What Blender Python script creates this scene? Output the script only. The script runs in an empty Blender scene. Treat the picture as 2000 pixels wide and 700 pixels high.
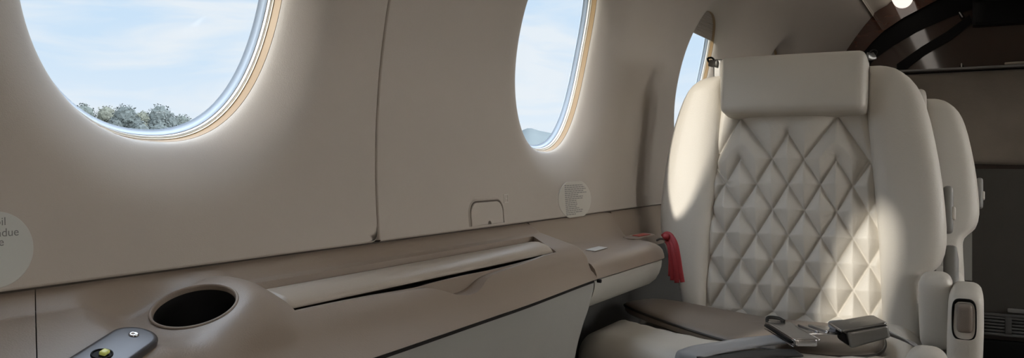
import bpy, bmesh, math, random
import numpy as np
from mathutils import Vector, Matrix
random.seed(7)
S = bpy.context.scene
COL = S.collection
E = 0.80                       # eye height above the cabin floor; z below is relative to the eye
F = 1600.0
PHI = math.atan2(F, 900.0)     # yaw from straight at the side wall towards the cabin axis
SP, CP = math.sin(PHI), math.cos(PHI)
R0, YC = 0.95, -0.33           # cabin lining radius and centre line

# ------------------------------------------------------------------ helpers
def ray(s, y):
    a = (s - 1000.0) / F; b = (318.0 - y) / F
    return Vector((CP * a + SP, -SP * a + CP, b))
def at_x(s, y, X): d = ray(s, y); return d * (X / d.x)
def at_z(s, y, Z): d = ray(s, y); return d * (Z / d.z)
def at_plane(s, y, p, n): d = ray(s, y); return d * (p.dot(n) / d.dot(n))

def setp(o, label=None, cat=None, group=None, kind=None):
    if label: o['label'] = label
    if cat: o['category'] = cat
    if group: o['group'] = group
    if kind: o['kind'] = kind
    return o
def thing(name, loc, label, cat, group=None):
    o = bpy.data.objects.new(name, None); COL.objects.link(o)
    o.location = (loc[0], loc[1], loc[2] + E); o.empty_display_size = .05
    return setp(o, label, cat, group)
def mk(name, verts, faces, mat, parent=None, smooth=True, sharp=None, raw=False):
    me = bpy.data.meshes.new(name)
    off = 0 if raw else E
    me.from_pydata([(v[0], v[1], v[2] + off) for v in verts], [], faces)
    bm = bmesh.new(); bm.from_mesh(me); bmesh.ops.recalc_face_normals(bm, faces=bm.faces); bm.to_mesh(me); bm.free()
    return finish(name, me, mat, parent, smooth, sharp)
def finish(name, me, mat, parent=None, smooth=True, sharp=None):
    me.materials.clear(); me.materials.append(mat)
    if smooth:
        me.polygons.foreach_set('use_smooth', [True] * len(me.polygons))
        if sharp is not None: me.set_sharp_from_angle(angle=math.radians(sharp))
    o = bpy.data.objects.new(name, me); COL.objects.link(o)
    if parent is not None:
        o.parent = parent
        if parent.type == 'EMPTY': o.matrix_parent_inverse = Matrix.Translation(-parent.location)
        else: o.matrix_parent_inverse = Matrix.Translation(-parent.location)
    return o
def recenter(o):
    c = sum((Vector(b) for b in o.bound_box), Vector()) / 8
    c.z = min(b[2] for b in o.bound_box)
    o.data.transform(Matrix.Translation(-c)); o.location = c
    return o
def merge(*parts):
    V = []; Fc = []
    for v, f in parts:
        n = len(V); V += [tuple(p) for p in v]; Fc += [tuple(i + n for i in q) for q in f]
    return V, Fc
def xf(vf, M): return [M @ Vector(p) for p in vf[0]], vf[1]
def grid_faces(nu, nv, wrap_u=False, wrap_v=False):
    f = []
    for i in range(nu if wrap_u else nu - 1):
        for j in range(nv if wrap_v else nv - 1):
            a = i * nv + j; b = ((i + 1) % nu) * nv + j
            c = ((i + 1) % nu) * nv + (j + 1) % nv; d = i * nv + (j + 1) % nv
            f.append((a, b, c, d))
    return f
def loft(rings, caps=True):
    nv = len(rings[0]); V = [p for r in rings for p in r]
    f = grid_faces(len(rings), nv, False, True)
    if caps:
        f.append(tuple(range(nv))); f.append(tuple(reversed(range((len(rings) - 1) * nv, len(rings) * nv))))
    return V, f
def rbox(hx, hy, hz, r, n=14, puff=(0, 0, 0), deform=None):
    """rounded box with optional puffed faces"""
    bm = bmesh.new()
    bmesh.ops.create_cube(bm, size=2)
    bmesh.ops.subdivide_edges(bm, edges=bm.edges[:], cuts=n - 1, use_grid_fill=True)
    V = []
    H = (hx, hy, hz)
    for v in bm.verts:
        g = [max(-1, min(1, math.sin(c * math.pi / 2) * .6 + c * .4)) for c in v.co]
        p = Vector([g[k] * H[k] for k in range(3)])
        q = Vector([max(-(H[k] - r), min(H[k] - r, p[k])) for k in range(3)])
        d = p - q
        if d.length > 1e-9: p = q + d.normalized() * r
        u = [p[k] / H[k] for k in range(3)]
        for k in range(3):
            a, b = [m for m in range(3) if m != k]
            p[k] += puff[k] * u[k] * max(0, 1 - u[a] ** 2) * max(0, 1 - u[b] ** 2)
        V.append(deform(p) if deform else p)
    f = [tuple(v.index for v in fc.verts) for fc in bm.faces]
    bm.free()
    return V, f
def tube(path, rad, n=10, closed=False, flat=1.0, up=Vector((0, 0, 1))):
    P = [Vector(p) for p in path]; rings = []
    for i, p in enumerate(P):
        a = P[(i - 1) % len(P)] if (closed or i > 0) else p
        b = P[(i + 1) % len(P)] if (closed or i < len(P) - 1) else p
        t = (b - a).normalized()
        s = t.cross(up)
        if s.length < 1e-4: s = t.cross(Vector((1, 0, 0)))
        s.normalize(); w = s.cross(t)
        r = rad(i / max(1, len(P) - 1)) if callable(rad) else rad
        rings.append([p + s * (r * math.cos(k * 2 * math.pi / n)) + w * (r * flat * math.sin(k * 2 * math.pi / n)) for k in range(n)])
    if closed:
        V = [q for r_ in rings for q in r_]
        return V, grid_faces(len(rings), n, True, True)
    return loft(rings)
def spline(pts, n=8, closed=False):
    P = [Vector(p) for p in pts]; out = []; m = len(P)
    for i in range(m if closed else m - 1):
        g = lambda k: P[k % m] if closed else P[max(0, min(m - 1, k))]
        p0, p1, p2, p3 = g(i - 1), g(i), g(i + 1), g(i + 2)
        for k in range(n):
            t = k / n
            out.append(.5 * ((2 * p1) + (p2 - p0) * t + (2 * p0 - 5 * p1 + 4 * p2 - p3) * t * t + (3 * p1 - p0 - 3 * p2 + p3) * t ** 3))
    if not closed: out.append(P[-1])
    return out
def lerp(x, tab):
    if x <= tab[0][0]: return tab[0][1]
    for (a, u), (b, v) in zip(tab, tab[1:]):
        if x <= b:
            t = (x - a) / (b - a); t = t * t * (3 - 2 * t) * .5 + t * .5
            return u + (v - u) * t
    return tab[-1][1]
def prism(poly, axis_vec, basis=None):
    """polygon of 3D points extruded by a vector"""
    n = len(poly); a = [Vector(p) for p in poly]; b = [p + Vector(axis_vec) for p in a]
    f = [tuple(range(n)), tuple(reversed(range(n, 2 * n)))] + [(i, (i + 1) % n, n + (i + 1) % n, n + i) for i in range(n)]
    return a + b, f
def bevel_obj(o, w, seg=3, angle=30):
    bm = bmesh.new(); bm.from_mesh(o.data)
    ed = [e for e in bm.edges if len(e.link_faces) == 2 and e.calc_face_angle() > math.radians(angle)]
    bmesh.ops.bevel(bm, geom=ed, offset=w, segments=seg, profile=.5, affect='EDGES', clamp_overlap=True)
    bm.to_mesh(o.data); bm.free()
    o.data.polygons.foreach_set('use_smooth', [True] * len(o.data.polygons))
    o.data.set_sharp_from_angle(angle=math.radians(40))
    return o
def cut(o, *tools):
    for vf in tools:
        t = mk('cutter', vf[0], vf[1], o.data.materials[0], smooth=False)
        m = o.modifiers.new('b', 'BOOLEAN'); m.operation = 'DIFFERENCE'; m.solver = 'EXACT'; m.object = t
        dg = bpy.context.evaluated_depsgraph_get(); dg.update()
        me = bpy.data.meshes.new_from_object(o.evaluated_get(dg))
        o.modifiers.clear(); o.data = me
        bpy.data.objects.remove(t)
    o.data.polygons.foreach_set('use_smooth', [True] * len(o.data.polygons))
    o.data.set_sharp_from_angle(angle=math.radians(32))
    return o

# ------------------------------------------------------------------ materials
def srgb(r, g, b):
    f = lambda c: (c / 255 / 12.92) if c / 255 <= .04045 else ((c / 255 + .055) / 1.055) ** 2.4
    return (f(r), f(g), f(b), 1)
def pmat(name, col, rough=.5, bump=0.0, scale=200.0, var=0.04, metal=0, spec=.5, sheen=0, coat=0, detail=4):
    m = bpy.data.materials.new(name); m.use_nodes = True
    nt = m.node_tree; b = nt.nodes['Principled BSDF']
    b.inputs['Roughness'].default_value = rough; b.inputs['Metallic'].default_value = metal
    b.inputs['Specular IOR Level'].default_value = spec
    b.inputs['Sheen Weight'].default_value = sheen; b.inputs['Coat Weight'].default_value = coat
    tc = nt.nodes.new('ShaderNodeTexCoord')
    nz = nt.nodes.new('ShaderNodeTexNoise'); nz.inputs['Scale'].default_value = 9; nz.inputs['Detail'].default_value = 5
    nt.links.new(tc.outputs['Object'], nz.inputs['Vector'])
    mx = nt.nodes.new('ShaderNodeMix'); mx.data_type = 'RGBA'
    mx.inputs[6].default_value = tuple(c * (1 - var) for c in col[:3]) + (1,)
    mx.inputs[7].default_value = tuple(min(1, c * (1 + var)) for c in col[:3]) + (1,)
    nt.links.new(nz.outputs['Fac'], mx.inputs[0]); nt.links.new(mx.outputs[2], b.inputs['Base Color'])
    if bump:
        n2 = nt.nodes.new('ShaderNodeTexVoronoi'); n2.inputs['Scale'].default_value = scale
        n3 = nt.nodes.new('ShaderNodeTexNoise'); n3.inputs['Scale'].default_value = scale * .35; n3.inputs['Detail'].default_value = detail
        nt.links.new(tc.outputs['Object'], n2.inputs['Vector']); nt.links.new(tc.outputs['Object'], n3.inputs['Vector'])
        ad = nt.nodes.new('ShaderNodeMath'); ad.operation = 'ADD'
        nt.links.new(n2.outputs['Distance'], ad.inputs[0]); nt.links.new(n3.outputs['Fac'], ad.inputs[1])
        bp = nt.nodes.new('ShaderNodeBump'); bp.inputs['Strength'].default_value = bump; bp.inputs['Distance'].default_value = .001
        nt.links.new(ad.outputs[0], bp.inputs['Height']); nt.links.new(bp.outputs[0], b.inputs['Normal'])
    return m
def wood_mat(name, c1, c2):
    m = pmat(name, c1, rough=.06, coat=1.0, spec=.9); nt = m.node_tree; b = nt.nodes['Principled BSDF']
    b.inputs['Coat Roughness'].default_value = .04
    tc = nt.nodes.new('ShaderNodeTexCoord'); mp = nt.nodes.new('ShaderNodeMapping'); mp.inputs['Scale'].default_value = (3, 2.5, 14)
    wv = nt.nodes.new('ShaderNodeTexNoise'); wv.inputs['Scale'].default_value = 4; wv.inputs['Detail'].default_value = 8; wv.inputs['Distortion'].default_value = 1.2
    rp = nt.nodes.new('ShaderNodeValToRGB'); rp.color_ramp.elements[0].position = .35; rp.color_ramp.elements[1].position = .68
    rp.color_ramp.elements[0].color = c1; rp.color_ramp.elements[1].color = c2
    nt.links.new(tc.outputs['Object'], mp.inputs[0]); nt.links.new(mp.outputs[0], wv.inputs['Vector'])
    nt.links.new(wv.outputs['Fac'], rp.inputs[0]); nt.links.new(rp.outputs[0], b.inputs['Base Color'])
    return m
def glass_mat(name, tint=(.96, .98, 1, 1)):
    m = bpy.data.materials.new(name); m.use_nodes = True; nt = m.node_tree; nt.nodes.clear()
    out = nt.nodes.new('ShaderNodeOutputMaterial'); t = nt.nodes.new('ShaderNodeBsdfTransparent'); t.inputs[0].default_value = tint
    g = nt.nodes.new('ShaderNodeBsdfGlossy'); g.inputs['Roughness'].default_value = .03
    mx = nt.nodes.new('ShaderNodeMixShader')
    mx.inputs[0].default_value = .006; nt.links.new(t.outputs[0], mx.inputs[1]); nt.links.new(g.outputs[0], mx.inputs[2])
    nt.links.new(mx.outputs[0], out.inputs[0]); return m
def emit_mat(name, col, strength):
    m = pmat(name, col, rough=.4); b = m.node_tree.nodes['Principled BSDF']
    b.inputs['Emission Color'].default_value = col; b.inputs['Emission Strength'].default_value = strength; return m

M_LINING = pmat('lining ultraleather', (.46, .415, .365, 1), rough=.62, bump=.10, scale=900, var=.03, spec=.3)
M_GROOVE = pmat('groove shadow gasket', (.10, .082, .064, 1), rough=.8)
M_DARKGAP = pmat('dark backing', (.012, .010, .008, 1), rough=.9)
M_LEDGE = pmat('taupe ledge leather', (.27, .215, .172, 1), rough=.42, bump=.12, scale=700, var=.05)
M_LID = pmat('tan lid leather', (.40, .345, .285, 1), rough=.40, bump=.12, scale=700, var=.04)
M_LOWER = pmat('grey lower panel', (.30, .295, .272, 1), rough=.6, bump=.1, scale=600)
M_LOWER2 = pmat('pale ledge panel', (.40, .385, .345, 1), rough=.55, bump=.1, scale=600)
M_SIDE = pmat('dark grey side wall', (.06, .06, .058, 1), rough=.75, bump=.2, scale=400)
M_SEAT = pmat('cream seat leather', (.61, .575, .515, 1), rough=.46, bump=.16, scale=520, var=.03, spec=.4)
M_SHELL = pmat('grey seat shell', (.22, .215, .205, 1), rough=.5)
M_PAD = pmat('taupe pad leather', (.235, .195, .165, 1), rough=.5, bump=.15, scale=600, var=.06)
M_PIPING = pmat('dark piping', (.05, .042, .036, 1), rough=.5)
M_WEB = pmat('grey seat belt webbing', (.33, .335, .345, 1), rough=.55, bump=.3, scale=1500)
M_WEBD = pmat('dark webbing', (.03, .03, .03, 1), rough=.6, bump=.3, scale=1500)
M_CHROME = pmat('brushed steel', (.62, .62, .63, 1), rough=.22, metal=1, bump=.05, scale=300)
M_GUN = pmat('gunmetal', (.24, .235, .225, 1), rough=.40, metal=.85, bump=.04, scale=300)
M_BLACK = pmat('black plastic', (.008, .008, .008, 1), rough=.6, spec=.12)
M_GLOSSBLACK = pmat('gloss black', (.006, .006, .006, 1), rough=.45, spec=.15)
M_CUP = pmat('black cup well', (.010, .010, .010, 1), rough=.5)
M_CTRL = pmat('charcoal control plate', (.075, .075, .082, 1), rough=.33, metal=.5)
M_TRACK = pmat('tan window track', (.29, .19, .095, 1), rough=.5)
M_CREAM = pmat('cream window ring', (.80, .74, .62, 1), rough=.45)
M_WHITE = pmat('white window ring', (.86, .86, .84, 1), rough=.4)
M_SEAL = pmat('blue grey window seal', (.36, .43, .52, 1), rough=.4)
M_SHADE = pmat('taupe window shade', (.30, .265, .225, 1), rough=.8)
M_GLASS = glass_mat('window acrylic')
M_PLACARD = pmat('grey white placard', (.52, .53, .50, 1), rough=.55)
M_PLACARD2 = pmat('translucent placard', (.53, .50, .445, 1), rough=.45)
M_INK = pmat('grey ink', (.17, .17, .165, 1), rough=.7)
M_INK2 = pmat('faded ink', (.27, .26, .25, 1), rough=.7)
M_RED = pmat('red strap', (.29, .016, .022, 1), rough=.55, bump=.3, scale=900, var=.2)
M_REDLABEL = pmat('red label', (.34, .055, .040, 1), rough=.5)
M_PAPER = pmat('pale sticker', (.50, .49, .46, 1), rough=.4)
M_WOOD = wood_mat('mahogany veneer', (.022, .0085, .006, 1), (.042, .016, .010, 1))
M_WOODARCH = wood_mat('mahogany arch', (.045, .017, .011, 1), (.085, .032, .019, 1))
M_SUEDE = pmat('brown suede', (.215, .180, .142, 1), rough=.9, bump=.4, scale=260, var=.22, sheen=.15)
M_DPANEL = pmat('charcoal panel', (.070, .064, .055, 1), rough=.8, bump=.2, scale=300, var=.12)
M_VENT = pmat('grey vent', (.10, .10, .096, 1), rough=.5)
M_CARPET = pmat('brown carpet', (.13, .095, .075, 1), rough=.95, bump=.8, scale=350, var=.15)
M_CEIL = pmat('ceiling lining', (.43, .39, .33, 1), rough=.65, bump=.08, scale=800)
M_LAMP = emit_mat('lamp diffuser', (1, .91, .82, 1), .95)
M_LIT = emit_mat('lit yellow button', (.62, .66, .18, 1), .12)
M_GRASS = pmat('airfield grass', (.035, .040, .024, 1), rough=.95, var=.3)
M_LEAF = [pmat('hazy green leaves', c, rough=.8, var=.25, spec=.1) for c in ((.028, .036, .037, 1), (.034, .040, .036, 1), (.026, .034, .037, 1))]  # distance haze is mixed into these leaf colours
M_BARK = pmat('bark', (.06, .05, .04, 1), rough=.9)
M_HILL = pmat('blue grey far hill', (.044, .055, .062, 1), rough=1, var=.1, spec=0)  # bluish haze of distance is put into the base colour

# ------------------------------------------------------------------ side wall lining with window recesses
WA, WB, WN = .142, .1805, 2.25          # window lip half width, half height, squareness
WS = R0 * math.asin(.1975 / R0)        # height of the window centre along the lining
S_BOT = R0 * math.asin(-.0922 / R0)
S_TOP = R0 * math.asin(.640 / R0)
D = .765
WX = [-.258, .503, 1.287, 2.067, 2.840]
DD = .012                              # extra depth of the window reveal
XB = 3.87
def wall_pt(X, s, depth=0.0, side=1):
    a = s / R0; r = R0 + depth
    return Vector((X, YC + side * r * math.cos(a), r * math.sin(a)))
def lip(ang, off=0.0):
    """outline of the window lip in (x, s), offset outwards along its normal"""
    c, s_ = math.cos(ang), math.sin(ang)
    x = WA * math.copysign(abs(c) ** (2 / WN), c); y = WB * math.copysign(abs(s_) ** (2 / WN), s_)
    nx = math.copysign(abs(x / WA) ** (WN - 1) / WA, x); ny = math.copysign(abs(y / WB) ** (WN - 1) / WB, y)
    l = math.hypot(nx, ny)
    return x + off * nx / l, y + off * ny / l
def lip_angle(dx, dy):
    # parameter whose lip point lies in direction (dx,dy)
    k = (abs(dy) / WB + 1e-12) / (abs(dx) / WA + 1e-12)
    t = math.atan(k ** (WN / 2))
    return math.atan2(math.copysign(math.sin(t), dy), math.copysign(math.cos(t), dx))
FLARE = [(0.000, .0400), (.0010, .0372), (.0030, .0342), (.0062, .0308), (.0110, .0268), (.0180, .0218), (.0270, .0162), (.0370, .0108), (.0480, .0060), (.0600, .0024), (.0740, .0005), (.092, 0)]
def cell(x0, x1, cx, nh=44, nv=44, rounded=None, side=1):
    B = []
    for i in range(nh): B.append([x0 + (x1 - x0) * i / nh, S_BOT])
    for i in range(nv): B.append([x1, S_BOT + (S_TOP - S_BOT) * i / nv])
    for i in range(nh): B.append([x1 - (x1 - x0) * i / nh, S_TOP])
    for i in range(nv): B.append([x0, S_TOP - (S_TOP - S_BOT) * i / nv])
    if rounded:
        cxr, csr, r = rounded
        for b in B:
            dx, ds = b[0] - cxr, b[1] - csr
            if dx > 0 and ds < 0 and math.hypot(dx, ds) > r:
                l = math.hypot(dx, ds); b[0] = cxr + dx / l * r; b[1] = csr + ds / l * r
    rings = []
    angs = [lip_angle(b[0] - cx, b[1] - WS) for b in B]
    for off, dep in FLARE:
        rings.append([(cx + lip(a, off)[0], WS + lip(a, off)[1], dep) for a in angs])
    last = rings[-1]
    for k in range(1, 13):
        t = k / 12
        rings.append([(p[0] + (b[0] - p[0]) * t, p[1] + (b[1] - p[1]) * t, 0) for p, b in zip(last, B)])
    # small rounded return at the panel edge
    mx, ms = (x0 + x1) / 2, (S_BOT + S_TOP) / 2
    V = [wall_pt(p[0], p[1], p[2], side) for r in rings for p in r]
    return V, grid_faces(len(rings), len(B), False, True), B
def edge_return(pts, dirx, dirs, side=1):
    """rounded edge folded outwards along a panel border; pts in (x, s)"""
    prof = [(0, 0), (.0008, .0003), (.0015, .0010), (.002, .0022), (.0022, .012)]
    V = [wall_pt(p[0] + dirx * a, p[1] + dirs * a, b, side) for p in pts for a, b in prof]
    return V, grid_faces(len(pts), len(prof))
XSEAM = .771
def strip(x0, x1, n=10, side=1, nv=44):
    V = [wall_pt(x0 + (x1 - x0) * i / n, S_BOT + (S_TOP - S_BOT) * j / nv, 0, side) for i in range(n + 1) for j in range(nv + 1)]
    return V, grid_faces(n + 1, nv + 1)
def weld(o, d=1e-5):
    bm = bmesh.new(); bm.from_mesh(o.data); bmesh.ops.remove_doubles(bm, verts=bm.verts, dist=d)
    bmesh.ops.recalc_face_normals(bm, faces=bm.faces); bm.to_mesh(o.data); bm.free()
    o.data.polygons.foreach_set('use_smooth', [True] * len(o.data.polygons)); return o
def build_wall(side, name):
    xs_r = XSEAM + .0040
    r = .009
    c0 = cell(WX[0] - D / 2, WX[1] - D / 2, WX[0], side=side)
    c1 = cell(WX[1] - D / 2, XSEAM - .0018, WX[1], rounded=(XSEAM - .0018 - r, S_BOT + r, r), side=side)
    right_edge = [b for b in c1[2] if b[0] > XSEAM - .0018 - r - 1e-6]
    right_edge.sort(key=lambda b: math.atan2(b[1] - (S_BOT + r) if b[1] < S_BOT + r else b[1] - (S_BOT + r), 1) if b[0] >= XSEAM - .0019 else -2 + b[0])
    v = S_TOP - S_BOT
    rt = [(XSEAM - .0018, S_BOT + r + (v - r) * i / 30) for i in range(31)]
    bt = [(WX[0] - D / 2 + (XSEAM - .0018 - r - WX[0] + D / 2) * i / 40, S_BOT) for i in range(41)]
    arc = [(XSEAM - .0018 - r + r * math.sin(t * math.pi / 16), S_BOT + r - r * math.cos(t * math.pi / 16)) for t in range(9)]
    prof = [(0, 0), (.0008, .0003), (.0015, .0010), (.002, .0022), (.0022, .012)]
    AV = [wall_pt(XSEAM - .0018 - r + (p[0] - (XSEAM - .0018 - r)) * (1 + a / r), S_BOT + r + (p[1] - S_BOT - r) * (1 + a / r), b, side) for p in arc for a, b in prof]
    V, Fc = merge(c0[:2], c1[:2], edge_return(rt, 1, 0, side), edge_return(bt, 0, -1, side), (AV, grid_faces(9, 5)))
    o1 = weld(mk(name, V, Fc, M_LINING)); setp(o1, kind='structure')
    c2 = cell(xs_r, WX[2] + D / 2, WX[2], side=side)
    c3 = cell(WX[2] + D / 2, WX[3] + D / 2, WX[3], side=side)
    c4 = cell(WX[3] + D / 2, WX[4] + D / 2, WX[4], side=side)
    st = strip(WX[4] + D / 2, XB + .01, side=side)
    lt = [(xs_r, S_BOT + v * i / 30) for i in range(31)]
    bt = [(xs_r + (XB - xs_r) * i / 80, S_BOT) for i in range(81)]
    V, Fc = merge(c2[:2], c3[:2], c4[:2], st, edge_return(lt, -1, 0, side), edge_return(bt, 0, -1, side))
    o2 = weld(mk(name, V, Fc, M_LINING)); setp(o2, kind='structure')
build_wall(1, 'wall_left')
# dark backing behind the panel joints
bk = [wall_pt(XSEAM + dx, S_BOT - .03 + (S_TOP - S_BOT + .03) * j / 30, .013) for dx in (-.03, .03) for j in range(31)]
setp(mk('trim_1', bk, grid_faces(2, 31), M_GROOVE), kind='structure')
bk = [wall_pt(-.7 + (XB + .7) * i / 40, S_BOT + ds, .012) for i in range(41) for ds in (.022, -.02)]
setp(mk('trim_2', bk, grid_faces(41, 2), M_GROOVE), kind='structure')

def ring_strip(cx, prof, n=120, side=1):
    """lofted rings following the window: prof = [(inset, depth)]"""
    V = [wall_pt(cx + lip(2 * math.pi * i / n, -e)[0], WS + lip(2 * math.pi * i / n, -e)[1], d + DD, side) for e, d in prof for i in range(n)]
    return V, grid_faces(len(prof), n, False, True)
SHADES_AND_BLOCKERS = {4: .17, 5: .98, 11: .98, 12: .98}  # first is seen lowered; the rest are added to block light
def build_window(cx, idx, side=1):
    shade = SHADES_AND_BLOCKERS.get(idx)
    g = lambda name, prof, mat, par: mk(name, *ring_strip(cx, prof, side=side), mat, par, sharp=35)
    w = g('window_%d' % idx, [(-.010, .034), (-.002, .0290), (.0002, .0285), (.0005, .0300), (.0016, .0372), (.0017, .0382)], M_TRACK, None)
    setp(w, kind='structure')
    g('shade_rail', [(.0015, .0378), (.0024, .0372), (.0028, .0378), (.0029, .0388), (.0036, .0388), (.0037, .0400)], M_CREAM, w)
    g('inner_ring', [(.0035, .0396), (.0040, .0393), (.0050, .0397), (.0053, .0404), (.0055, .0425)], M_WHITE, w)
    g('gasket', [(.0053, .0422), (.0056, .0428), (.0059, .0428), (.0060, .0434)], M_GROOVE, w)
    g('outer_seal', [(.0058, .0430), (.0062, .0433), (.0078, .0462), (.0082, .0478), (.0100, .0496), (.0112, .0506)], M_SEAL, w)
    n = 96; V = []
    for d in (.0500, .0535):
        for i in range(n):
            p = lip(2 * math.pi * i / n, -.0085); V.append(wall_pt(cx + p[0], WS + p[1], d + DD, side))
    f = [tuple(range(n)), tuple(reversed(range(n, 2 * n)))] + [(i, (i + 1) % n, n + (i + 1) % n, n + i) for i in range(n)]
    mk('pane', V, f, M_GLASS, w, smooth=False)
    # outer skin flares away from the pane
    g('tunnel', [(.0110, .0505), (.0070, .0535), (-.006, .0550), (-.022, .0556)], M_SEAL, w)
    if shade:
        # pleated shade blind lowered from the top; nearly closed ones are added light blockers
        V = []; nn = 40; m = 24
        for a in range(m + 1):
            for b in range(nn + 1):
                tt = b / nn
                yy = WB - .001 - (shade * 2 * WB) * a / m
                k = max(0, 1 - min(1, abs(yy) / (WB - .0005)) ** WN) ** (1 / WN)
                V.append(wall_pt(cx + (WA - .0008) * k * (2 * tt - 1), WS + yy, .0345 + DD + .0012 * (a % 2), side))
        mk('shade', V, grid_faces(m + 1, nn + 1), M_SHADE, w, sharp=10)
for i, x in enumerate(WX): build_window(x, i + 1)
# fuselage skin outside the lining keeps daylight out of the wall cavity
def skin(side=1):
    parts = []
    for x in WX:
        n = 120; B = []
        x0, x1 = x - D / 2 - .012, x + D / 2 + .012
        for i in range(30): B.append((x0 + (x1 - x0) * i / 30, -.25))
        for i in range(30): B.append((x1, -.25 + 1.0 * i / 30))
        for i in range(30): B.append((x1 - (x1 - x0) * i / 30, .75))
        for i in range(30): B.append((x0, .75 - 1.0 * i / 30))
        an = [lip_angle(b[0] - x, b[1] - WS) for b in B]
        V = [wall_pt(x + lip(a, .004)[0], WS + lip(a, .004)[1], .0552 + DD, side) for a in an]
        V += [wall_pt(x + lip(a, .012)[0], WS + lip(a, .012)[1], .0558 + DD, side) for a in an]
        V += [wall_pt(b[0], b[1], .0558 + DD, side) for b in B]
        parts.append((V, grid_faces(3, 120, False, True)))
    V = [wall_pt(WX[-1] + D / 2 + (XB + .05 - WX[-1] - D / 2) * i / 2, -.25 + 1.0 * j / 20, .0558 + DD, side) for i in range(3) for j in range(21)]
    parts.append((V, grid_faces(3, 21)))
    return merge(*parts)
M_SKIN = pmat('white outer skin', (.7, .7, .7, 1), rough=.4)
setp(mk('fuselage_skin', *skin(1), M_SKIN), kind='structure')

# lower side wall, floor, ceiling
V, f = merge(prism([(-.7, .624, -.80), (XB, .624, -.80), (XB, .624, -.13), (-.7, .624, -.13)], (0, .02, 0)))
setp(mk('wall_left_lower', V, f, M_SIDE, smooth=False), kind='structure')
V, f = prism([(-.75, .66, -.80), (XB + .05, .66, -.80), (XB + .05, -1.32, -.80), (-.75, -1.32, -.80)], (0, 0, -.05))
setp(mk('floor', V, f, M_CARPET, smooth=False), kind='structure')
cz = [(.374, .630), (.3745, .640), (.370, .648), (.352, .660), (.320, .676), (.305, .690), (.215, .698), (.10, .712), (-.10, .728), (-.33, .733)]
cz = cz + [(2 * YC - y, z) for y, z in reversed(cz[:-1])]
V = [(x, y, z) for x in (-.75, .6, 1.5, 2.4, 3.2, XB + .01) for y, z in cz] 
setp(mk('ceiling', V, grid_faces(6, len(cz)), M_CEIL, sharp=40), kind='structure')
V = [(x, y, z + .10) for x in (-.75, XB + .05) for y, z in ((.42, .60), (.2, .68), (YC, .72), (2 * YC - .2, .68), (2 * YC - .42, .60))]
setp(mk('ceiling_outer_skin', V, grid_faces(2, 5), M_SKIN), kind='structure')
RIGHT_WALL = True
if RIGHT_WALL:
    # far side lining (behind the camera) with the same windows, and an open entry door aft of them
    build_wall(-1, 'wall_right')
    for i, x in enumerate(WX): build_window(x, i + 11, side=-1)
    V, f = prism([(-.7, 2 * YC - .60, -.80), (XB, 2 * YC - .60, -.80), (XB, 2 * YC - .60, -.09), (-.7, 2 * YC - .60, -.09)], (0, -.02, 0))
    setp(mk('wall_right_lower', V, f, M_LINING, smooth=False), kind='structure')

setp(mk('wall_back', *prism([(-.74, y, z) for y, z in [(.64, -.80), (.66, -.1), (.64, .2), (.54, .45), (.30, .70), (YC, .76), (2 * YC - .30, .70), (2 * YC - .54, .45), (2 * YC - .64, .2), (2 * YC - .66, -.1), (2 * YC - .64, -.80)]], (-.03, 0, 0)), M_LINING, smooth=False), kind='structure')
# ceiling strip lights
def strip_light(side, label):
    yc = .257 if side > 0 else 2 * YC - .257
    L = thing('ceiling_light', (2.3, yc, .665), label, 'light')
    rings = []
    n = 14; prof = lambda k: (math.cos(math.pi * k / n), -math.sin(math.pi * k / n))
    for x, sc in [(3.862, .05), (3.858, .45), (3.848, .72), (3.832, .90), (3.81, 1)] + [(3.2, 1), (2.4, 1), (1.6, 1), (.8, 1), (0, 1), (-.6, 1)]:
        rings.append([(x, yc + .039 * sc * prof(k)[0], .690 + .040 * sc * prof(k)[1]) for k in range(n + 1)])
    mk('diffuser', *loft(rings), M_LAMP, L, sharp=50)
    V, f = merge(prism([(-.62, yc - .043, .689), (3.866, yc - .043, .689), (3.866, yc + .043, .689), (-.62, yc + .043, .689)], (0, 0, .012)))
    mk('housing', V, f, M_CEIL, L, smooth=False)
strip_light(1, 'long warm strip light along the ceiling ending at the dark wood bulkhead')

# ------------------------------------------------------------------ front bulkhead
cab = [(.60, -.80), (.62, 0)] + [(YC + R0 * math.cos(a * .739 / 12) , R0 * math.sin(a * .739 / 12)) for a in range(1, 13)] + [(y, z + .004) for y, z in cz[2:10]]
full = cab + [(2 * YC - y, z) for y, z in reversed(cab[:-1])]
V, f = prism([(XB, y, z) for y, z in full], (.03, 0, 0))
setp(mk('wall_front', V, f, M_WOOD, smooth=False), kind='structure')
def yz(s, y, X=XB): p = at_x(s, y, X); return (p.y, p.z)
inner = [yz(1668, 140), yz(1684, 108), yz(1704, 84), yz(1728, 61), yz(1765, 36), yz(1830, 2), yz(1880, -16), (-.05, .716), (YC, .724)]
outer_h = [(y, z) for y, z in cab if z > .40]
arch = outer_h + [(2 * YC - y, z) for y, z in reversed(outer_h[:-1])]
inn = inner + [(2 * YC - y, z) for y, z in reversed(inner[:-1])]
o = mk('trim_3', *prism([(XB - .02, y, z) for y, z in arch + inn[::-1]], (.03, 0, 0)), M_WOODARCH, smooth=False)
setp(o, kind='structure')
in2 = [yz(1690, 140), yz(1708, 116), yz(1745, 90), yz(1790, 63), yz(1845, 38), yz(1900, 18), (-.10, .672), (YC, .682)]
inn2 = in2 + [(2 * YC - y, z) for y, z in reversed(in2[:-1])]
o = mk('trim_4', *prism([(XB - .006, y, z) for y, z in inn + inn2[::-1]], (.02, 0, 0)), M_BLACK, smooth=False)
setp(o, kind='structure')
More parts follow.
